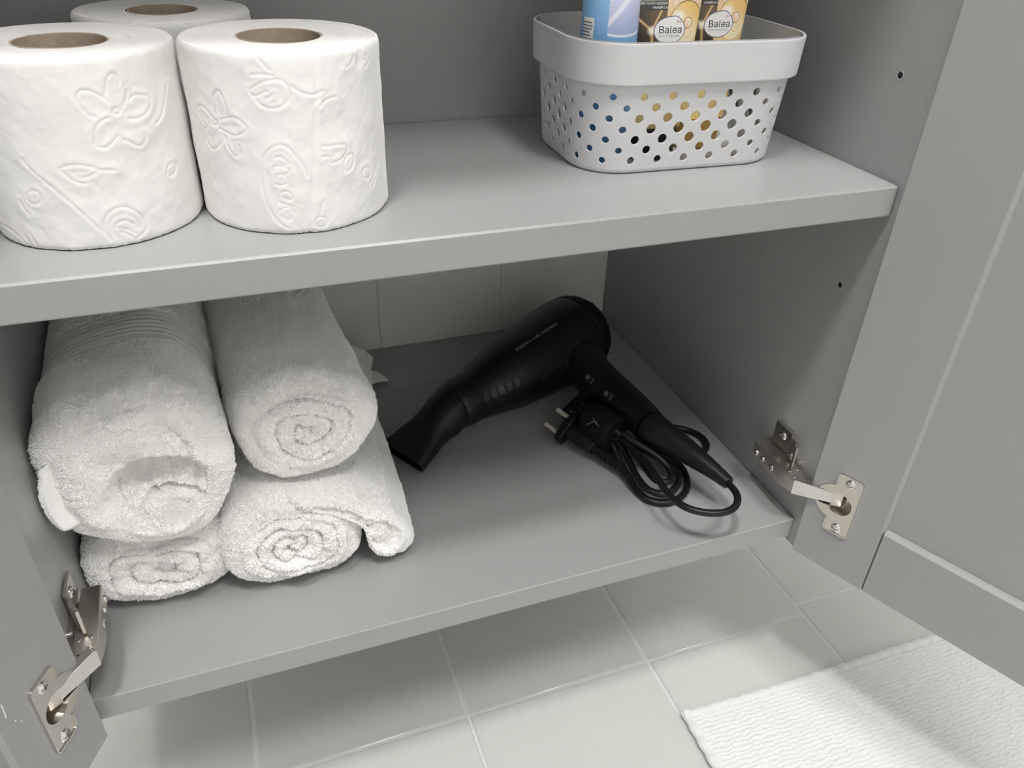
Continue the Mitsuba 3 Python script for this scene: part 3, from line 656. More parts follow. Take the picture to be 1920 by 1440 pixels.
def care_tube(cx, cy, lean, label, capm, dz):
    key = 'hair_care_tube' if 'hair_care_tube__body' not in scene else 'hair_care_tube_001'
    W0 = 0.0240
    def half(z): return 0.0206 + 0.0052 * min(max((z - 0.02) / 0.11, 0), 1)       # half width
    def dep(z): return max(0.0160 * (1 - ((z - 0.02) / 0.125)), 0.0008) if z > 0.02 else 0.016
    zs_ = np.linspace(0.0203, 0.142, 60)
    n = 48
    def P(x, z, out=0.0):
        """front of the tube: x from the left edge in metres of a 0.0475 wide print"""
        u = np.clip((x - 0.02375) / 0.02375, -1, 1)
        hw = np.interp(z, zs_, [half(q) for q in zs_]); dp = np.interp(z, zs_, [dep(q) for q in zs_])
        y = -dp * 0.55 * np.sqrt(np.maximum(1 - u ** 2 * 0.98, 0)) ** 0.9 - out
        return np.stack([cx + u * hw + lean * (z - 0.085), cy + y + 0.06 * (z - 0.08) * 0, ZS + dz + z], -1)
    xs = 0.02375 - 0.02375 * np.cos(np.linspace(0, np.pi, 41))
    X, Z = np.meshgrid(xs, zs_, indexing='ij')
    fr = P(X, Z); bk = fr.copy(); bk[..., 1] = 2 * cy - fr[..., 1]
    Zu = Z + 0.0
    add(key + '__body', cat(grid(fr), grid(bk, flip=True)), 'm_tube', True, uv=np.vstack([np.stack([X, Zu], -1).reshape(-1, 2), np.stack([X * 0 + 0.0477, Zu], -1).reshape(-1, 2)]))
    cap = lathe([(0, 0), (0.0165, 0), (0.0175, 0.001), (0.0185, 0.018), (0.0180, 0.0195), (0.0188, 0.0215), (0, 0.0215)], 40)
    cap.apply_transform(np.diag([1, 0.62, 1, 1.0])); cap.apply_translation((cx - lean * 0.07, cy, ZS + dz)); add(key + '__cap', cap, capm, 35)
    def decal(g, mat, name, out, seg=0.0008, to=None):
        """print on the tube front, a polygon in (x, height)"""
        V, F, nn = [], [], 0
        x0, y0, x1, y1 = g.bounds
        for xa in np.arange(x0, x1, seg * 4):
            v, f = tri2(g.intersection(sbox(xa, y0, xa + seg * 4, y1)))
            if len(f): V.append(v); F.append(f + nn); nn += len(v)
        v, f = np.vstack(V), np.vstack(F)
        m = tm(P(v[:, 0], v[:, 1], out), f)
        add(key + '__' + (to or '') + name, m, mat)
    def letters(s, x, z, hgt, mat, name, out, bold=False, width=None, to=None, right=None):
        m = meshkit.text_mesh(s, hgt, 0.00006, bold)
        v = m.vertices.copy()
        if width: v[:, 0] *= width / v[:, 0].max()
        if right is not None: v[:, 0] += right - v[:, 0].max()
        else: v[:, 0] += x
        p = P(v[:, 0], v[:, 1] + z, 0); p[:, 1] -= out + v[:, 2]
        add(key + '__' + (to or '') + name, tm(p, m.faces), mat)
    # drop-shaped white badge
    t = np.linspace(0, 2 * np.pi, 60, endpoint=False)
    bx, by = 0.0248, 0.0846
    r_ = 0.0098 * (1 + 0.10 * np.exp(-((t - 1.18) / 0.30) ** 2))
    drop = Polygon(np.stack([bx + 1.15 * r_ * np.cos(t), by - 0.0010 + 0.80 * r_ * np.sin(t)], -1))
    decal(drop.buffer(0.0006), 'm_print_purple', 'badge_outline', 0.00008)
    decal(drop, 'm_print_white', 'badge', 0.00016)
    bk_ = key + '__badge'
    letters('Balea', bx - 0.0085, by - 0.0026, 0.0043, 'm_print_slate', 'lettering', 0.00020, width=0.0175, to='badge__')
    letters('PROFESSIONAL', bx - 0.0085, by - 0.0050, 0.0014, 'm_print_grey', 'lettering', 0.00020, width=0.0168, to='badge__')
    letters('dm', bx + 0.0045, by + 0.0034, 0.0016, 'm_print_red', 'emblem', 0.00020, width=0.0030, to='badge__')
    letters('BIS ZU 80% WENIGER', 0, 0.0991, 0.0015, 'm_print_white', 'lettering', 0.00012, width=0.0182, right=0.0214)
    letters('HAARBRUCH', 0, 0.0966, 0.0015, 'm_print_white', 'lettering', 0.00012, width=0.0102, right=0.0214)
    say(key, label, 'tube', 'hair care tubes in the basket')
    return key
care_tube(-0.1400, 0.0955, 0.00, 'golden hair care tube with a dark text panel, next to the blue bottle', 'm_black_cap', 0.0024)
care_tube(-0.0920, 0.1120, 0.02, 'golden hair care tube leaning at the right, partly behind the other tube', 'm_gold', 0.0024)

# ------------------------------------------------------------------ towels
def pile(key, mesh, n, seed, keep=None, length=0.0023, rad=0.00046):
    """terry loops standing on the surface"""
    rg = np.random.default_rng(seed)
    v, f = np.asarray(mesh.vertices), np.asarray(mesh.faces)
    a, b, c = v[f[:, 0]], v[f[:, 1]], v[f[:, 2]]
    nr = np.cross(b - a, c - a); ar = np.linalg.norm(nr, axis=1)
    cen = (a + b + c) / 3
    w = ar.copy()
    if keep is not None: w = w * keep(cen)
    idx = rg.choice(len(f), n, p=w / w.sum())
    r1, r2 = np.sqrt(rg.random(n)), rg.random(n)
    p = a[idx] * (1 - r1)[:, None] + b[idx] * (r1 * (1 - r2))[:, None] + c[idx] * (r1 * r2)[:, None]
    N = nr[idx] / ar[idx][:, None]
    lean = np.stack([meshkit.noise(p * 70 + k * 31, seed) - 0.5 for k in range(3)], -1) * 2.2 + rg.normal(0, 0.35, (n, 3))
    D = N + lean * 0.75; D /= np.linalg.norm(D, axis=1, keepdims=True)
    s = np.cross(D, rg.normal(0, 1, (n, 3))); s /= np.linalg.norm(s, axis=1, keepdims=True)
    t = np.cross(D, s)
    L = (length * rg.uniform(0.6, 1.15, n))[:, None]
    V = np.empty((n, 7, 3))
    curl = N * -0.25 + s * rg.normal(0, 0.3, (n, 1))
    for k in range(3):
        an = 2 * np.pi * k / 3
        o = rad * (np.cos(an) * s + np.sin(an) * t)
        V[:, k] = p - N * 0.0004 + o
        V[:, 3 + k] = p + D * L * 0.55 + o * 0.9
    V[:, 6] = p + D * L + curl * L * 0.35
    V[..., 2] = np.maximum(V[..., 2], 0.0003); V[..., 0] = np.maximum(V[..., 0], XL + 0.0004)
    F0 = []
    for k in range(3):
        k2 = (k + 1) % 3
        F0 += [[k, k2, 3 + k2], [k, 3 + k2, 3 + k], [3 + k, 3 + k2, 6]]
    F = (np.arange(n)[:, None, None] * 7 + np.array(F0)[None]).reshape(-1, 3)
    add(key + '__pile', tm(V.reshape(-1, 3), F), 'm_terry', kind='stuff')
def terry(P, seed, amp=0.0010):
    return fbm(P * 300, 2, seed) * amp * 2.6 + fbm(P * 60, 2, seed + 1) * 0.003
def towel_roll(key, c, half, y0, y1, turns, seed, npile, sx=1.0, flat=2.2, top=None, axis=(0, 0), band=None, phase=0.0, shape=None, slump=0.006, gap=0.0075, wob=0.14, ctr=(0, 0), hood=None):
    """a rolled towel lying along y, its spiral end facing the viewer; c = (x, z) of the axis at the front"""
    a, b = half
    nth, nr, ns = 260, 110, 170
    th = np.linspace(0, 2 * np.pi, nth, endpoint=False)
    def rad(th):
        ct, st = np.cos(th), np.sin(th)
        r = 1.0 / (np.abs(ct / a) ** flat + np.abs(st / b) ** flat) ** (1 / flat)
        r = r * (1 + 0.025 * np.cos(3 * th + seed) + 0.018 * np.cos(5 * th + 2 * seed))
        if shape is not None: r = r * shape(th)
        return r
    rr = 0.015                                                    # rounding of the front edge
    R = rad(th)
    rows, q = [], []
    # side, from the back
    ys = np.concatenate([[y1], np.linspace(y1 - 0.002, y0 + rr, ns)])
    for y in ys: rows.append((y, np.ones(nth) * (0.05 if y == y1 else 1.0), 0))
    P = []
    for y, s, _ in rows:
        lump = 1 + 0.07 * fbm(np.stack([np.cos(th) * 1.6, np.sin(th) * 1.6, np.full(nth, y * 9)], -1), 3, seed + 5)
        r = R * lump * s
        P.append(np.stack([c[0] + axis[0] * (y - y0) + r * np.cos(th), np.full(nth, y), c[1] + axis[1] * (y - y0) + r * np.sin(th)], -1))
    lump0 = 1 + 0.07 * fbm(np.stack([np.cos(th) * 1.6, np.sin(th) * 1.6, np.full(nth, (y0 + rr) * 9)], -1), 3, seed + 5)
    for t in np.linspace(0, np.pi / 2, 14)[1:]:
        r = R * lump0 - rr * (1 - np.cos(t))
        y = y0 + rr - rr * np.sin(t)
        P.append(np.stack([c[0] + r * np.cos(th), np.full(nth, y), c[1] + r * np.sin(th)], -1))
    Rc = R * lump0 - rr
    for s in np.linspace(1, 0, nr)[1:]:
        ps = s * turns + phase - th / (2 * np.pi) + 2 * wob * fbm(np.stack([np.cos(th) * 2.2 * s, np.sin(th) * 2.2 * s, np.full(nth, seed * 3.7)], -1), 3, seed + 11)
        fr = ps - np.floor(ps)
        layer = np.floor(ps)
        d = 0.5 - np.abs(fr - 0.5)                                 # 0 at a crease between two layers
        crease = np.exp(-(d / (0.08 + 0.10 * meshkit.noise(np.stack([np.cos(th) * 3 * s, np.sin(th) * 3 * s, th * 0 + seed], -1), seed + 4))) ** 2) * (0.25 + 1.2 * meshkit.noise(np.stack([np.cos(th) * 2.5 * s + 7, np.sin(th) * 2.5 * s, layer * 1.7], -1), seed + 6))
        puff = np.sqrt(np.clip(1 - (2 * fr - 1) ** 2, 0, 1))
        off = meshkit.noise(np.stack([layer * 3.1, th * 0 + seed, np.cos(th) * 1.5], -1), seed) - 0.5
        fade = np.clip((1 - s) / 0.10, 0, 1) ** 0.7
        dy = fade * (-0.0035 * puff + gap * crease + off * 0.006) + slump * (1 - s) ** 1.2 - 0.0012
        if hood is not None:                                       # the outer layer arches over a hollow
            hx, hz, ha, hb, hd_ = hood
            qx = (c[0] + ctr[0] * (1 - s * s) + Rc * s * np.cos(th) - hx) / ha; qz = (c[1] + ctr[1] * (1 - s * s) + Rc * s * np.sin(th) - hz) / hb
            qr = np.sqrt(qx * qx + qz * qz) + 0.25 * fbm(np.stack([qx * 1.5, qz * 1.5, th * 0 + seed], -1), 2, seed + 31)
            msk = np.clip((1.20 - qr) / 0.50, 0, 1); msk = msk * msk * (3 - 2 * msk)
            dy = dy + hd_ * msk * np.clip(0.45 + 0.55 * qz - 0.30 * qx, 0.0, 1.0)
            for (fx, fz, fr_) in ((0.15, -0.45, 0.60),):   # folds of the inner layers
                e_ = np.abs(np.sqrt((qx - fx) ** 2 + ((qz - fz) * 1.3) ** 2) - fr_)
                dy = dy + msk * (0.0035 * np.exp(-(e_ / 0.09) ** 2) - 0.003 * np.exp(-((e_ - 0.2) / 0.13) ** 2))
        dy = dy + 0.009 * fbm(np.stack([Rc * s * np.cos(th) * 45, Rc * s * np.sin(th) * 45, th * 0 + seed], -1), 2, seed + 2)
        r = Rc * s
        P.append(np.stack([c[0] + ctr[0] * (1 - s * s) + r * np.cos(th), y0 + dy, c[1] + ctr[1] * (1 - s * s) + r * np.sin(th)], -1))
    P = np.array(P)
    if top is not None: P[..., 2] = np.where(P[..., 2] > top, top + (P[..., 2] - top) * 0.3, P[..., 2])
    P[..., 2] = np.maximum(P[..., 2], 0.0006 + 0.35 * np.maximum(P[..., 2] - 0.0006, 0)) if c[1] - b < 0.006 else P[..., 2]
    g = grid(P, cv=True)
    nv = np.asarray(g.vertex_normals)
    ctr = np.array([c[0], 0, c[1]])
    if ((np.asarray(g.vertices) - ctr) * nv)[:, [0, 2]].sum() < 0: g.invert(); nv = np.asarray(g.vertex_normals)
    V = np.asarray(g.vertices)
    h = terry(V, seed)
    m = np.ones(len(V))
    if band:
        u = (V[:, 1] - band[0]) / (band[1] - band[0])
        inb = ((u > 0) & (u < 1) & (V[:, 1] > y0 + rr + 0.01))
        h = np.where(inb, 0.0014 * np.sin(u * 2 * np.pi * band[2]) - 0.0006, h)
        m = np.where(inb, 0, 1)
    V = V + nv * h[:, None]
    V[:, 2] = np.maximum(V[:, 2], 0.0005); V[:, 0] = np.maximum(V[:, 0], XL + 0.0008)
    body = tm(V, g.faces)
    add(key + '__roll', body, 'm_terry_ground_shaded', True)
    def keep(cen):
        k = (cen[:, 1] < y0 + 0.24) * (0.35 + 0.65 * (cen[:, 1] < y0 + 0.10)) * (cen[:, 2] > 0.003) * (cen[:, 0] > XL + 0.003)
        if band: k = k * ((cen[:, 1] < band[0]) | (cen[:, 1] > band[1]))
        return k
    pile(key, body, npile, seed, keep)
    return body
def sheet(key, part, rows, thick, seed, mat='m_terry', npile=0, n=(110, 90), rim=True):
    """a draped piece of towel: rows[k] is a polyline across, the rows run along; rounded edges"""
    rows = [np.asarray(r, float) for r in rows]
    nu, nv = n
    def res(r):
        t = np.concatenate([[0], np.cumsum(np.linalg.norm(np.diff(r, axis=0), axis=1))])
        return CubicSpline(t, r)(np.linspace(0, t[-1], nv))
    G = np.array([res(r) for r in rows])
    t = np.linspace(0, 1, len(rows))
    G = CubicSpline(t, G)(np.linspace(0, 1, nu)) if len(rows) > 2 else G[0] + (G[1] - G[0]) * np.linspace(0, 1, nu)[:, None, None]
    G = G + 0.004 * np.stack([fbm(G * 28, 2, seed + k) for k in range(3)], -1)
    du, dv = np.gradient(G, axis=0), np.gradient(G, axis=1)
    N = np.cross(du, dv); N /= np.linalg.norm(N, axis=2, keepdims=True)
    iu, iv = np.linspace(0, 1, nu), np.linspace(0, 1, nv)
    def prof(i, m): 
        e = np.minimum(i, 1 - i) * m
        return np.sqrt(np.clip(1 - (1 - np.clip(e / 4, 0, 1)) ** 2, 0, 1))
    tk = thick / 2 * np.maximum(np.minimum(prof(iu, nu)[:, None], prof(iv, nv)[None]), 0.02)
    ter = terry(G, seed, 0.0010) if mat == 'm_terry' else 0
    A, B = G + N * (tk + ter)[..., None], G - N * tk[..., None]
    A[..., 2] = np.maximum(A[..., 2], 0.0008); B[..., 2] = np.maximum(B[..., 2], 0.0004)
    top, bot = grid(A), grid(B, flip=True)
    m = nu * nv
    loop = [i * nv for i in range(nu)] + [(nu - 1) * nv + j for j in range(1, nv)] + [i * nv + nv - 1 for i in range(nu - 2, -1, -1)] + [j for j in range(nv - 2, 0, -1)]
    F = []
    for i in range(len(loop)):
        p, q = loop[i], loop[(i + 1) % len(loop)]
        F += [[p, p + m, q + m], [p, q + m, q]]
    me = tm(np.vstack([top.vertices, bot.vertices]), np.vstack([top.faces, bot.faces + m, F]))
    k = add(key + '__' + part, me, mat, True)
    if npile: pile(key if part == 'roll' else k, top if (top.face_normals[:, 2].mean() > 0) else tm(top.vertices, top.faces[:, ::-1]), npile, seed, lambda cen: (cen[:, 2] > 0.0025) * 1.0)
    return me
def lobe(key, part, secs, seed, npile=0, n=(150, 110), front=0.012, edge=None):
    """a thick fold of towel: closed outlines (y, [(x, z)...]) lofted along y, rounded over at the front"""
    ys = np.array([s[0] for s in secs]); nv = n[1]
    def res(p):
        p = np.asarray(p + p[:1], float)
        t = np.concatenate([[0], np.cumsum(np.linalg.norm(np.diff(p, axis=0), axis=1))])
        return CubicSpline(t, p, bc_type='periodic')(np.linspace(0, t[-1], nv, endpoint=False))
    G = np.array([res(s[1]) for s in secs])
    cs = PchipInterpolator(ys, G, axis=0)
    yy = np.linspace(ys[-1], ys[0] + front, n[0])
    P = [np.column_stack([cs(y)[:, 0], np.full(nv, y), cs(y)[:, 1]]) for y in yy]
    P.insert(0, P[0] * 0.1 + P[0].mean(0) * 0.9)
    base = cs(ys[0] + front); mid = base.mean(0)
    d = base - mid; L = np.linalg.norm(d, axis=1, keepdims=True)
    for t in np.linspace(0, np.pi / 2, 12)[1:]:
        q = mid + d * (1 - np.minimum(front * 0.9 / L, 0.7) * (1 - np.cos(t)))
        P.append(np.column_stack([q[:, 0], np.full(nv, ys[0] + front - front * np.sin(t)), q[:, 1]]))
    last = P[-1]; c = last.mean(0)
    for t in np.linspace(1, 0, 26)[1:]:
        q = c + (last - c) * t; q[:, 1] = ys[0] + 0.004 * (1 - t) + 0.0025 * np.cos(t * 9)
        P.append(q)
    P = np.array(P)
    P = P + 0.005 * np.stack([fbm(P * 24, 2, seed + k) for k in range(3)], -1)
    P[..., 2] = np.maximum(P[..., 2], 0.0006)
    g = grid(P, cv=True)
    if g.volume < 0: g.invert()
    V = np.asarray(g.vertices); V = V + np.asarray(g.vertex_normals) * terry(V, seed)[:, None]
    V[:, 2] = np.maximum(V[:, 2], 0.0005)
    m = tm(V, g.faces)
    k = add(key + '__' + part, m, 'm_terry_ground_shaded', True)
    if npile: pile(k, m, npile, seed, lambda c_: (c_[:, 2] > 0.003) * (c_[:, 1] < 0.35) * (1.0 if edge is None else (c_[:, 0] < edge(c_[:, 1])) * 1.0))
from scipy.interpolate import PchipInterpolator
TW = 'rolled towels stacked in the lower compartment'
say('rolled_towel', 'rolled white towel on the left bottom, under the biggest roll', 'towel', TW)
towel_roll('rolled_towel', (-0.5205, 0.0372), (0.0515, 0.0364), 0.073, 0.34, 2.3, 4, 70000, flat=2.8, phase=0.3, slump=0.006, gap=0.006)
say('rolled_towel_001', 'rolled white towel right of the bottom pair, with a fold hanging to its right', 'towel', TW)
towel_roll('rolled_towel_001', (-0.4250, 0.0430), (0.0525, 0.0425), 0.062, 0.345, 3.4, 8, 80000, flat=2.5, phase=0.1, slump=0.003, gap=0.008)
lobe('rolled_towel_001', 'fold', [
    (0.060, [(-0.425, 0.0855), (-0.398, 0.0830), (-0.372, 0.0710), (-0.350, 0.0540), (-0.3365, 0.0330), (-0.3340, 0.0130), (-0.3440, 0.0030), (-0.3570, 0.0050), (-0.3670, 0.0190), (-0.3720, 0.0400), (-0.3860, 0.0600), (-0.4080, 0.0740)]),
    (0.110, [(-0.425, 0.0860), (-0.397, 0.0825), (-0.370, 0.0680), (-0.347, 0.0500), (-0.3310, 0.0290), (-0.3290, 0.0130), (-0.3370, 0.0050), (-0.3500, 0.0050), (-0.3620, 0.0170), (-0.3700, 0.0370), (-0.3850, 0.0580), (-0.4080, 0.0740)]),
    (0.200, [(-0.422, 0.0840), (-0.395, 0.0790), (-0.367, 0.0640), (-0.346, 0.0520), (-0.3325, 0.0410), (-0.3290, 0.0335), (-0.3335, 0.0270), (-0.3450, 0.0260), (-0.3580, 0.0300), (-0.3700, 0.0400), (-0.3850, 0.0550), (-0.4050, 0.0720)]),
    (0.352, [(-0.415, 0.0800), (-0.390, 0.0730), (-0.360, 0.0560), (-0.334, 0.0420), (-0.3130, 0.0280), (-0.3070, 0.0180), (-0.3130, 0.0110), (-0.3300, 0.0110), (-0.3500, 0.0190), (-0.3680, 0.0340), (-0.3830, 0.0520), (-0.4000, 0.0680)])],
    21, 45000, edge=lambda y: -0.3450 + 0.075 * (y - 0.11))
sheet('rolled_towel_001', 'corner', [[(-0.330, 0.300, 0.010), (-0.312, 0.318, 0.007), (-0.297, 0.326, 0.003)], [(-0.330, 0.322, 0.011), (-0.313, 0.330, 0.008), (-0.2975, 0.330, 0.003)], [(-0.330, 0.350, 0.012), (-0.315, 0.346, 0.009), (-0.302, 0.338, 0.004)]], 0.004, 44, 'm_weave', n=(24, 24))
say('rolled_towel_002', 'smaller rolled white towel on top right, its round spiral end facing the viewer', 'towel', TW)
towel_roll('rolled_towel_002', (-0.4035, 0.1355), (0.0502, 0.0448), 0.076, 0.352, 2.7, 12, 90000, flat=2.15, phase=0.75, axis=(-0.06, -0.01), slump=0.001, gap=0.0055)
say('rolled_towel_003', 'biggest rolled white towel on top left, with a ribbed woven band', 'towel', TW)
towel_roll('rolled_towel_003', (-0.5140, 0.1398), (0.0585, 0.0645), 0.055, 0.345, 2.2, 16, 120000, flat=2.35, phase=0.30, band=(0.118, 0.165, 8), axis=(-0.05, -0.01), slump=0.004, gap=0.0010, wob=0.36, ctr=(0.008, -0.012), hood=(-0.5020, 0.1180, 0.0370, 0.0320, 0.026))
sheet('rolled_towel_003', 'corner_flap', [
    [(-0.5640, 0.050, 0.1600), (-0.5685, 0.048, 0.1430), (-0.5695, 0.047, 0.1270), (-0.5655, 0.048, 0.1110)],
    [(-0.5600, 0.060, 0.1580), (-0.5625, 0.058, 0.1400), (-0.5600, 0.057, 0.1225), (-0.5545, 0.058, 0.1085)],
    [(-0.5500, 0.080, 0.1560), (-0.5480, 0.078, 0.1380), (-0.5450, 0.076, 0.1220), (-0.5400, 0.076, 0.1100)]], 0.0055, 31, 'm_terry', npile=2500, n=(50, 40))

# ------------------------------------------------------------------ hair dryer
DK = 'hair_dryer'
A_ = np.array([-0.1015, 0.2825, 0.0475]); B_ = np.array([-0.2560, 0.2112, 0.0345])
ax = (B_ - A_); LB = np.linalg.norm(ax); ax /= LB
_, sd, upv = frame(ax)                     # sd: sideways, upv: up
def ring_c(c, r, n=64, w=None, rot=0.0, e1=None, e2=None, p=2.0):
    t = np.linspace(0, 2 * np.pi, n, endpoint=False)
    e1 = sd if e1 is None else e1; e2 = upv if e2 is None else e2
    w = r if w is None else w
    ct, st = np.cos(t), np.sin(t)
    if p != 2.0: ct, st = np.sign(ct) * np.abs(ct) ** (2 / p), np.sign(st) * np.abs(st) ** (2 / p)
    return c + w * ct[:, None] * e1 + r * st[:, None] * e2
# barrel
bp = [(-0.0060, 0.0452), (0.0, 0.0460), (0.006, 0.0462), (0.02, 0.0455), (0.05, 0.0430), (0.09, 0.0382), (0.12, 0.0318), (0.145, 0.0264), (LB - 0.0016, 0.0238), (LB - 0.0004, 0.0230)]
bs_, br_ = zip(*bp)
ss = np.linspace(bs_[0], bs_[-1], 60)
from scipy.interpolate import PchipInterpolator
rad_at = PchipInterpolator(bs_, br_)
def cen_at(s): return A_ + ax * s
barrel = loft([ring_c(cen_at(s), float(rad_at(s))) for s in ss], True)
# rear intake cap: dome
dome = [(-0.0066, 0.0440), (-0.0070, 0.0453), (-0.0110, 0.0452), (-0.0180, 0.0430), (-0.0270, 0.0375), (-0.0350, 0.0285), (-0.0400, 0.0175), (-0.0425, 0.0060)]
pd = PchipInterpolator([-d[0] for d in dome], [d[1] for d in dome])
def solid(rings):
    m = loft(rings, True)
    if m.volume < 0: m.invert()
    return m
add(DK + '__body', solid([ring_c(cen_at(s), float(rad_at(s))) for s in ss]), 'm_black', 40)
add(DK + '__rear_cap', solid([ring_c(cen_at(-d), float(pd(d))) for d in np.linspace(0.0066, 0.0425, 30)]), 'm_black_matte', 40)
# intake slots on the dome
for i in range(14):
    t = 2 * np.pi * i / 14
    e = np.cos(t) * sd + np.sin(t) * upv
    pts = [cen_at(-s) + e * (float(pd(s)) - 0.0004) for s in np.linspace(0.016, 0.038, 8)]
    add(DK + '__rear_cap__rib', tube(pts, 0.0008, 6, 10), 'm_black_matte', 40)
# smooth ridge line and air slots on the front half of the barrel
def on_barrel(s, phi, out=0.0):
    s, phi = np.asarray(s), np.asarray(phi)
    r = rad_at(s) + out
    e = np.cos(phi)[..., None] * sd + np.sin(phi)[..., None] * upv
    return A_ + ax * s[..., None] + e * r[..., None]
VIEW = (EYE - cen_at(0.1)); VIEW = VIEW - ax * (VIEW @ ax); VIEW /= np.linalg.norm(VIEW)
PHI0 = math.atan2(VIEW @ upv, VIEW @ sd)
SGN = 1.0 if (np.cross(ax, VIEW) @ np.array([0, 0, 1])) > 0 else -1.0
DPH = 1.0 if np.dot(np.cos(PHI0 + 0.1) * sd + np.sin(PHI0 + 0.1) * upv, upv) > np.dot(VIEW, upv) else -1.0    # +: towards the top
def barrel_decal(m2, s_mid, phi, d=-1.0, out=0.0001):
    """flat print wrapped on the barrel; x of the print runs along d * axis, y towards the top"""
    v = m2.vertices
    s = s_mid + d * v[:, 0]
    ph = PHI0 + DPH * (phi + v[:, 1] / rad_at(np.clip(s, 0, LB)))
    q = on_barrel(s, ph); e = np.cos(ph)[:, None] * sd + np.sin(ph)[:, None] * upv
    return tm(q + e * (v[:, 2] + out)[:, None], m2.faces)
tx1 = meshkit.text_mesh('ROWENTA  KARL LAGERFELD', 0.0026, 0.00006)
tx1.vertices[:, 0] *= 0.058 / tx1.vertices[:, 0].max()
add(DK + '__body__lettering', barrel_decal(tx1, 0.094, 0.42), 'm_grey_print')
ce = meshkit.text_mesh('CE', 0.0040, 0.00005); ce.apply_translation((0, 0, 0))
add(DK + '__body__lettering', barrel_decal(ce, 0.083, -0.62), 'm_dim_print')
ci = prism(Point(0, 0).buffer(0.0045).difference(Point(0, 0).buffer(0.0039)).union(LineString([(-0.003, 0.003), (0.003, -0.003)]).buffer(0.0003)), 0.00005)
add(DK + '__body__emblem', barrel_decal(ci, 0.046, -0.58), 'm_dim_print')
ln = prism(sbox(-0.012, -0.00025, 0.012, 0.00025), 0.00005); ln = ln.subdivide().subdivide()
add(DK + '__body__emblem', barrel_decal(ln, 0.070, -0.47), 'm_dim_print')
for i in range(5):
    g = prism(rr2(-0.0032, 0.0032, -0.0046, 0.0046, 0.0016), 0.0011).subdivide()
    add(DK + '__body__air_vent', barrel_decal(g, 0.112 + 0.0088 * i, -0.34, out=-0.0001), 'm_black_gloss', 35)
for s0 in (0.030, 0.100, 0.1585):
    t = np.linspace(0, 2 * np.pi, 64, endpoint=False)
    P = np.array([on_barrel(np.full(64, s0 + ds), t, o) for ds, o in ((-0.0008, -0.0003), (-0.0004, 0.0003), (0.0004, 0.0003), (0.0008, -0.0003))])
    add(DK + '__body__ring', grid(P, cv=True), 'm_black', 40)
# nozzle
TIP = np.array([-0.3150, 0.1775, 0.0125])
nax = (TIP - B_); LN = np.linalg.norm(nax); nax /= LN
_, ns_, nu_ = frame(nax)
nz = []
for t, r, w, p in ((0.0, 0.0228, 0.0228, 2), (0.02, 0.0236, 0.0236, 2), (0.16, 0.0234, 0.0232, 2), (0.34, 0.0205, 0.0212, 2), (0.52, 0.0160, 0.0208, 2.3), (0.72, 0.0120, 0.0238, 3), (0.90, 0.0088, 0.0255, 4), (1.0, 0.0078, 0.0262, 5), (1.0, 0.0064, 0.0248, 5), (0.90, 0.0060, 0.0242, 4)):
    wgt = min(t * 1.4, 1.0)
    e1 = sd * (1 - wgt) + ns_ * wgt; e2 = upv * (1 - wgt) + nu_ * wgt
    nz.append(ring_c(B_ + nax * LN * t + np.array([0, 0, 0.0]), r, 72, w, e1=e1, e2=e2, p=p))
add(DK + '__nozzle', solid(nz), 'm_black', 35)
# handle
hp = np.array([[-0.1030, 0.2700, 0.0450], [-0.1065, 0.2380, 0.0445], [-0.1060, 0.2145, 0.0440], [-0.0989, 0.1756, 0.0425], [-0.0895, 0.1180, 0.0400]])
hr = [0.0280, 0.0255, 0.0225, 0.0195, 0.0165]
def round_tube(path, radii, m, flat=1.0, n=48):
    P = np.asarray(path); t = np.concatenate([[0], np.cumsum(np.linalg.norm(np.diff(P, axis=0), axis=1))])
    u = np.linspace(0, t[-1], m); C = CubicSpline(t, P)(u); R_ = PchipInterpolator(t, radii)(u)
    D = np.gradient(C, axis=0); D /= np.linalg.norm(D, axis=1, keepdims=True)
    out = []
    for c, d, r in zip(C, D, R_):
        _, s, w = frame(d)
        out.append(ring_c(c, r * flat, n, r, e1=s, e2=w))
    m_ = loft(out, True)
    if m_.volume < 0: m_.invert()
    return m_
add(DK + '__handle', round_tube(hp, hr, 40, 1.0), 'm_black', 40)
cone = np.array([[-0.0893, 0.1168, 0.0400], [-0.0887, 0.1140, 0.0399], [-0.0800, 0.0900, 0.0390], [-0.0713, 0.0671, 0.0380], [-0.0593, 0.0272, 0.0350]])
add(DK + '__strain_relief', round_tube(cone, [0.0155, 0.0160, 0.0138, 0.0105, 0.0058], 40), 'm_rubber', 40)
# rocker switches on the handle's inner side
hd = (hp[4] - hp[2]) / np.linalg.norm(hp[4] - hp[2])
for (px, py, pz), L_ in (((-0.1222, 0.1900, 0.0520), 0.011), ((-0.1135, 0.1610, 0.0500), 0.011)):
    o = np.array([px, py, pz]); nrm = np.array([-0.80, -0.25, 0.55]); nrm -= hd * (nrm @ hd); nrm /= np.linalg.norm(nrm)
    s_ = np.cross(hd, nrm)
    hs = hp[2] + hd * ((o - hp[2]) @ hd)
    o = hs + nrm * (0.0205 if py > 0.175 else 0.0188)
    sw = rbox(-L_ / 2, L_ / 2, -0.004, 0.004, -0.004, 0.0012, 0.0006)
    sw.apply_transform(basis(o, hd, s_, nrm)); 
    if sw.volume < 0: sw.invert()
    add(DK + '__switch', sw, 'm_black_gloss')
    b2 = rbox(-L_ / 2 + 0.001, -L_ / 2 + 0.0055, -0.0022, 0.0022, 0.0012, 0.0019, 0.0003)
    b2.apply_transform(basis(o, hd, s_, nrm))
    if b2.volume < 0: b2.invert()
    add(DK + '__switch__button', b2, 'm_grey_part')
CR = 0.0031
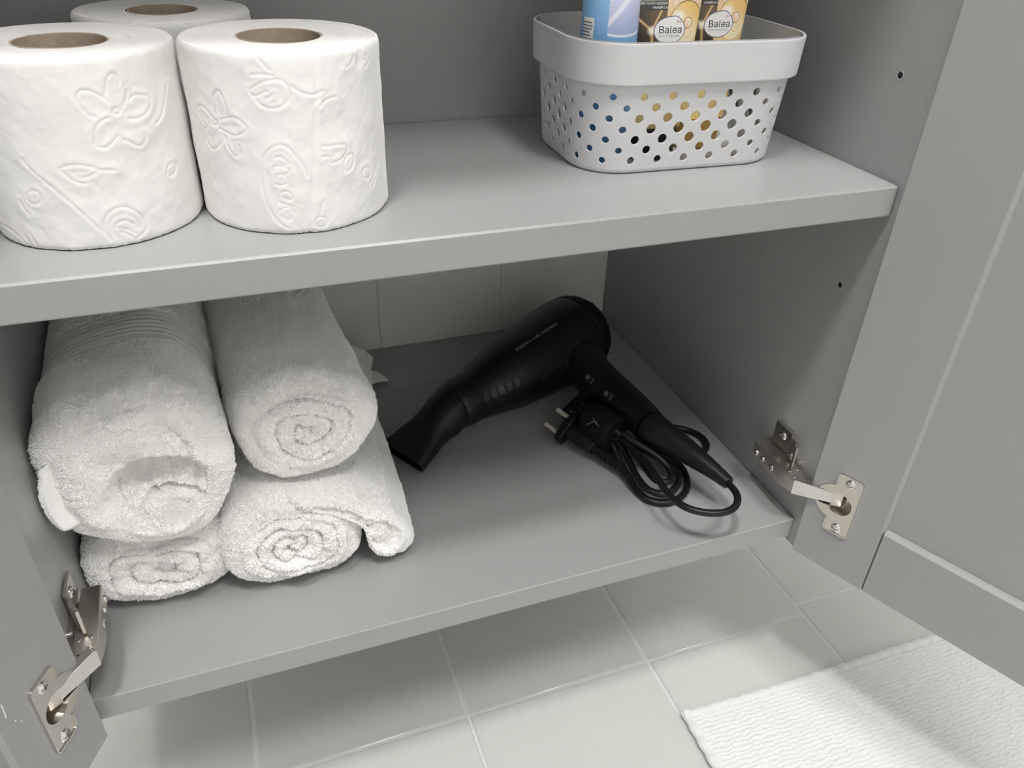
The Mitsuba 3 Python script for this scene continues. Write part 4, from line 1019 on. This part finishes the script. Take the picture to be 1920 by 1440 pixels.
strand = [[-0.0600, 0.0300, 0.0351], [-0.0603, 0.0185, 0.0358], [-0.0649, 0.0055, 0.037], [-0.0728, -0.0024, 0.037], [-0.0843, -0.0056, 0.037], [-0.0977, -0.0025, 0.037], [-0.1110, 0.0082, 0.0365], [-0.1165, 0.0269, 0.035], [-0.1138, 0.0531, 0.032], [-0.1112, 0.0809, 0.0295], [-0.1140, 0.1108, 0.029], [-0.1200, 0.1350, 0.030]]
l1 = [[-0.1218, 0.1300, 0.022], [-0.1215, 0.1028, 0.0095], [-0.1210, 0.0782, 0.0050], [-0.1166, 0.0603, 0.0037], [-0.1035, 0.0515, 0.0037], [-0.0855, 0.0543, 0.0042], [-0.0702, 0.0701, 0.0055], [-0.0685, 0.0885, 0.010], [-0.0795, 0.1011, 0.015], [-0.0985, 0.1150, 0.0205], [-0.1150, 0.1330, 0.027]]
l2 = [[-0.1190, 0.1287, 0.027], [-0.1152, 0.1041, 0.016], [-0.1169, 0.0793, 0.0125], [-0.1129, 0.0621, 0.0110], [-0.1013, 0.0553, 0.0110], [-0.0868, 0.0617, 0.0118], [-0.0789, 0.0738, 0.0130], [-0.0835, 0.0846, 0.018], [-0.0950, 0.0970, 0.023], [-0.1080, 0.1150, 0.0275], [-0.1190, 0.1310, 0.033]]
l3 = [[-0.1165, 0.1270, 0.032], [-0.1105, 0.1010, 0.0235], [-0.1090, 0.0780, 0.0205], [-0.1060, 0.0655, 0.0190], [-0.0977, 0.0620, 0.0185], [-0.0895, 0.0708, 0.0200], [-0.0915, 0.0820, 0.0245], [-0.1010, 0.0967, 0.0300], [-0.1150, 0.1200, 0.036]]
up = [[-0.1150, 0.1400, 0.021], [-0.0982, 0.1482, 0.0165], [-0.0695, 0.1553, 0.0105], [-0.0463, 0.1517, 0.0062], [-0.0275, 0.1428, 0.0037], [-0.0190, 0.1278, 0.0035], [-0.0215, 0.1138, 0.0035], [-0.0350, 0.1047, 0.0035], [-0.0513, 0.1055, 0.0045], [-0.0725, 0.1158, 0.0085], [-0.0960, 0.1280, 0.016], [-0.1150, 0.1380, 0.023]]
for l in (strand, l1, l2, l3, up): add(DK + '__cord', tube(l, CR, 14, 120), 'm_rubber', 60)
# bundle of cord ends going up to the tie
rc_ = np.random.default_rng(11)
for i in range(6):
    o = np.array([rc_.uniform(-0.006, 0.006), 0, rc_.uniform(-0.004, 0.010)])
    pts = np.array([[-0.1160, 0.1220, 0.024], [-0.1235, 0.1420, 0.025], [-0.1310, 0.1610, 0.025], [-0.1365, 0.1780, 0.022]]) + o
    pts[-1] += rc_.uniform(-0.004, 0.004, 3)
    add(DK + '__cord', tube(pts, CR, 12, 30), 'm_rubber', 60)
for i in range(3):
    pts = np.array([[-0.1365, 0.1780, 0.024 + 0.006 * i - 0.006], [-0.1405 + 0.002 * i, 0.1865, 0.026], [-0.1340, 0.1905, 0.024], [-0.1290, 0.1800, 0.020 + 0.005 * i]])
    add(DK + '__cord', tube(pts, CR, 12, 30), 'm_rubber', 60)
for i in range(5):
    o = np.array([0.0035 * i, -0.001 * i, 0.0045 * i])
    pts = np.array([[-0.1340, 0.1600, 0.014], [-0.1440, 0.1790, 0.016], [-0.1420, 0.1935, 0.018], [-0.1320, 0.1950, 0.019], [-0.1260, 0.1800, 0.018], [-0.1230, 0.1620, 0.016]]) + o
    add(DK + '__cord', tube(pts, CR, 12, 50), 'm_rubber', 60)
# hook-and-loop tie around the bundle
td = np.array([0.38, -0.925, 0.0]); td /= np.linalg.norm(td)
_, ts_, tu_ = frame(td)
tie = [ring_c(np.array([-0.1240, 0.1440, 0.0265]) + td * t, 0.0195 + e, 40, 0.0165 + e, e1=ts_, e2=tu_, p=2.6) for t, e in ((-0.0165, -0.001), (-0.0160, 0.0), (0.0, 0.0008), (0.0160, 0.0), (0.0165, -0.001))]
add(DK + '__cable_tie', solid(tie), 'm_black_matte', 40)
# stitched mark on the tie
tv = EYE - np.array([-0.1245, 0.1430, 0.0265]); tv -= td * (tv @ td); tv /= np.linalg.norm(tv)
tq = np.array([-0.1245, 0.1430, 0.0265])
tl = np.cross(tv, td)
for seg in ([(-0.006, -0.0045), (-0.003, -0.0005), (0.001, 0.0035)], [(-0.004, 0.0045), (0.000, 0.0020), (0.007, 0.0005)], [(0.0005, 0.0035), (0.0030, 0.0015)]):
    pts = [tq + td * a + tl * b + tv * (0.0206 - 6 * b * b) for a, b in seg]
    add(DK + '__cable_tie__stitching', tube(pts, 0.00022, 6, 8), 'm_grey_print')
# plug: face plate, grip, ribbed sleeve and two pins
PL0, PL1 = np.array([-0.1530, 0.1690, 0.0180]), np.array([-0.1230, 0.1010, 0.0090])
pdv = (PL1 - PL0); LP = np.linalg.norm(pdv); pdv /= LP
_, ps_, pu_ = frame(pdv)
pe1 = np.array([0.0080, 0.0070, 0.0090]); pe1 -= pdv * (pe1 @ pdv); pe1 /= np.linalg.norm(pe1); pe2 = np.cross(pdv, pe1)
pr = [(0.0, 0.0085, 0.0150), (0.0008, 0.0093, 0.0160), (0.0070, 0.0095, 0.0165), (0.0078, 0.0087, 0.0155), (0.0080, 0.0070, 0.0085), (0.0200, 0.0074, 0.0085), (0.0360, 0.0066, 0.0070), (0.0400, 0.0056, 0.0060)]
add(DK + '__plug', solid([ring_c(PL0 + pdv * s, a, 40, w, e1=pe1, e2=pe2, p=2.4) for s, a, w in pr]), 'm_rubber', 35)
for i in range(8):
    s = 0.0420 + 0.0042 * i; r = 0.0054 - 0.00022 * i
    rg_ = [ring_c(PL0 + pdv * (s + ds), r * q_, 20, r * q_, e1=pe1, e2=pe2) for ds, q_ in ((-0.0014, 0.86), (-0.0010, 1.0), (0.0010, 1.0), (0.0014, 0.86))]
    add(DK + '__plug__sleeve_rib', solid(rg_), 'm_rubber', 35)
add(DK + '__plug__sleeve', tube([PL0 + pdv * 0.039, PL0 + pdv * LP, l1[2]], [0.0044, 0.0036, 0.003], 14, 24), 'm_rubber', 60)
for s in (1, -1):
    q = PL0 + pe1 * s * 0.0092
    pin = tube([q, q - pdv * 0.006, q - pdv * 0.0185, q - pdv * 0.0190], [0.0024, 0.0024, 0.0024, 0.0016], 16, 24)
    add(DK + '__plug__pin', pin, 'm_pin', 35)
say(DK, 'black hair dryer with flat nozzle and bundled cord, lying on the lower board', 'hair dryer')
say(DK + '__plug__pin', 'metal plug pin'); say(DK + '__plug__pin_001', 'metal plug pin')

# ------------------------------------------------------------------ bath mat
MO = np.array([-0.0895, -0.0185]); MA = -0.026
mx, my = np.array([math.cos(MA), math.sin(MA)]), np.array([math.sin(MA) * 1.0, -math.cos(MA)])
def mat_height(x, y):
    p = np.stack([x * 150, y * 150, x * 0], -1)
    w = fbm(p, 2, 3) * 0.0034 + fbm(p * 2.3, 1, 9) * 0.0016
    rib = np.sin(2 * np.pi * (y + w) / 0.0044)
    brk = meshkit.noise(np.stack([x * 230, y * 190, x * 0 + 4], -1), 5)
    h = 0.0058 + 0.0005 * rib * (0.45 + 0.8 * brk) + 0.0009 * fbm(np.stack([x * 420, y * 420, x * 0], -1), 2, 6)
    h = h + 0.0020 * fbm(np.stack([x * 7, y * 7, x * 0 + 3], -1), 2, 13)
    return h
xs = np.concatenate([np.linspace(0.006, 0.36, 560), np.linspace(0.362, 0.70, 60)])
ys_ = np.concatenate([np.linspace(0.006, 0.16, 260), np.linspace(0.162, 0.45, 60)])
X, Y = np.meshgrid(xs, ys_, indexing='ij')
def mplace(x, y, z):
    return np.stack([MO[0] + x * mx[0] + y * my[0], MO[1] + x * mx[1] + y * my[1] - 0.0012 * np.sin(x * 14) * np.exp(-y * 20), FLOOR_Z + z], -1)
gm = grid(mplace(X, Y, mat_height(X, Y)))
if gm.face_normals[:, 2].mean() < 0: gm.invert()
add('bath_mat__pile', gm, 'm_mat', True)
def hem(pts, r, seed):
    P = np.asarray(pts, float); n = int(len(P))
    t = np.linspace(0, 2 * np.pi, 14, endpoint=False)
    D = np.gradient(P, axis=0); D /= np.linalg.norm(D, axis=1, keepdims=True)
    out = []
    for i in range(n):
        _, s, w = frame(D[i])
        rr_ = r * (1 + 0.07 * math.sin(i * 2.1) + 0.1 * math.sin(i * 0.37 + seed))
        out.append(P[i] + rr_ * (np.cos(t)[:, None] * s * 1.25 + np.sin(t)[:, None] * w))
    m = loft(out, True)
    return m
def hem_line(x0, y0, x1, y1, n):
    t = np.linspace(0, 1, n); x = x0 + (x1 - x0) * t; y = y0 + (y1 - y0) * t
    return mplace(x, y, np.full(n, 0.0044) + 0.002 * fbm(np.stack([x * 12, y * 12, x * 0], -1), 2, 13))
for pts in (hem_line(0.0, 0.0037, 0.70, 0.0037, 700), hem_line(0.0037, 0.0, 0.0037, 0.45, 450), hem_line(0.0, 0.4475, 0.70, 0.4475, 100), hem_line(0.6975, 0, 0.6975, 0.45, 100)):
    add('bath_mat__hem', hem(pts, 0.0038, 1), 'm_mat', True)
say('bath_mat', 'white ribbed bath mat lying on the tiled floor', 'bath mat')
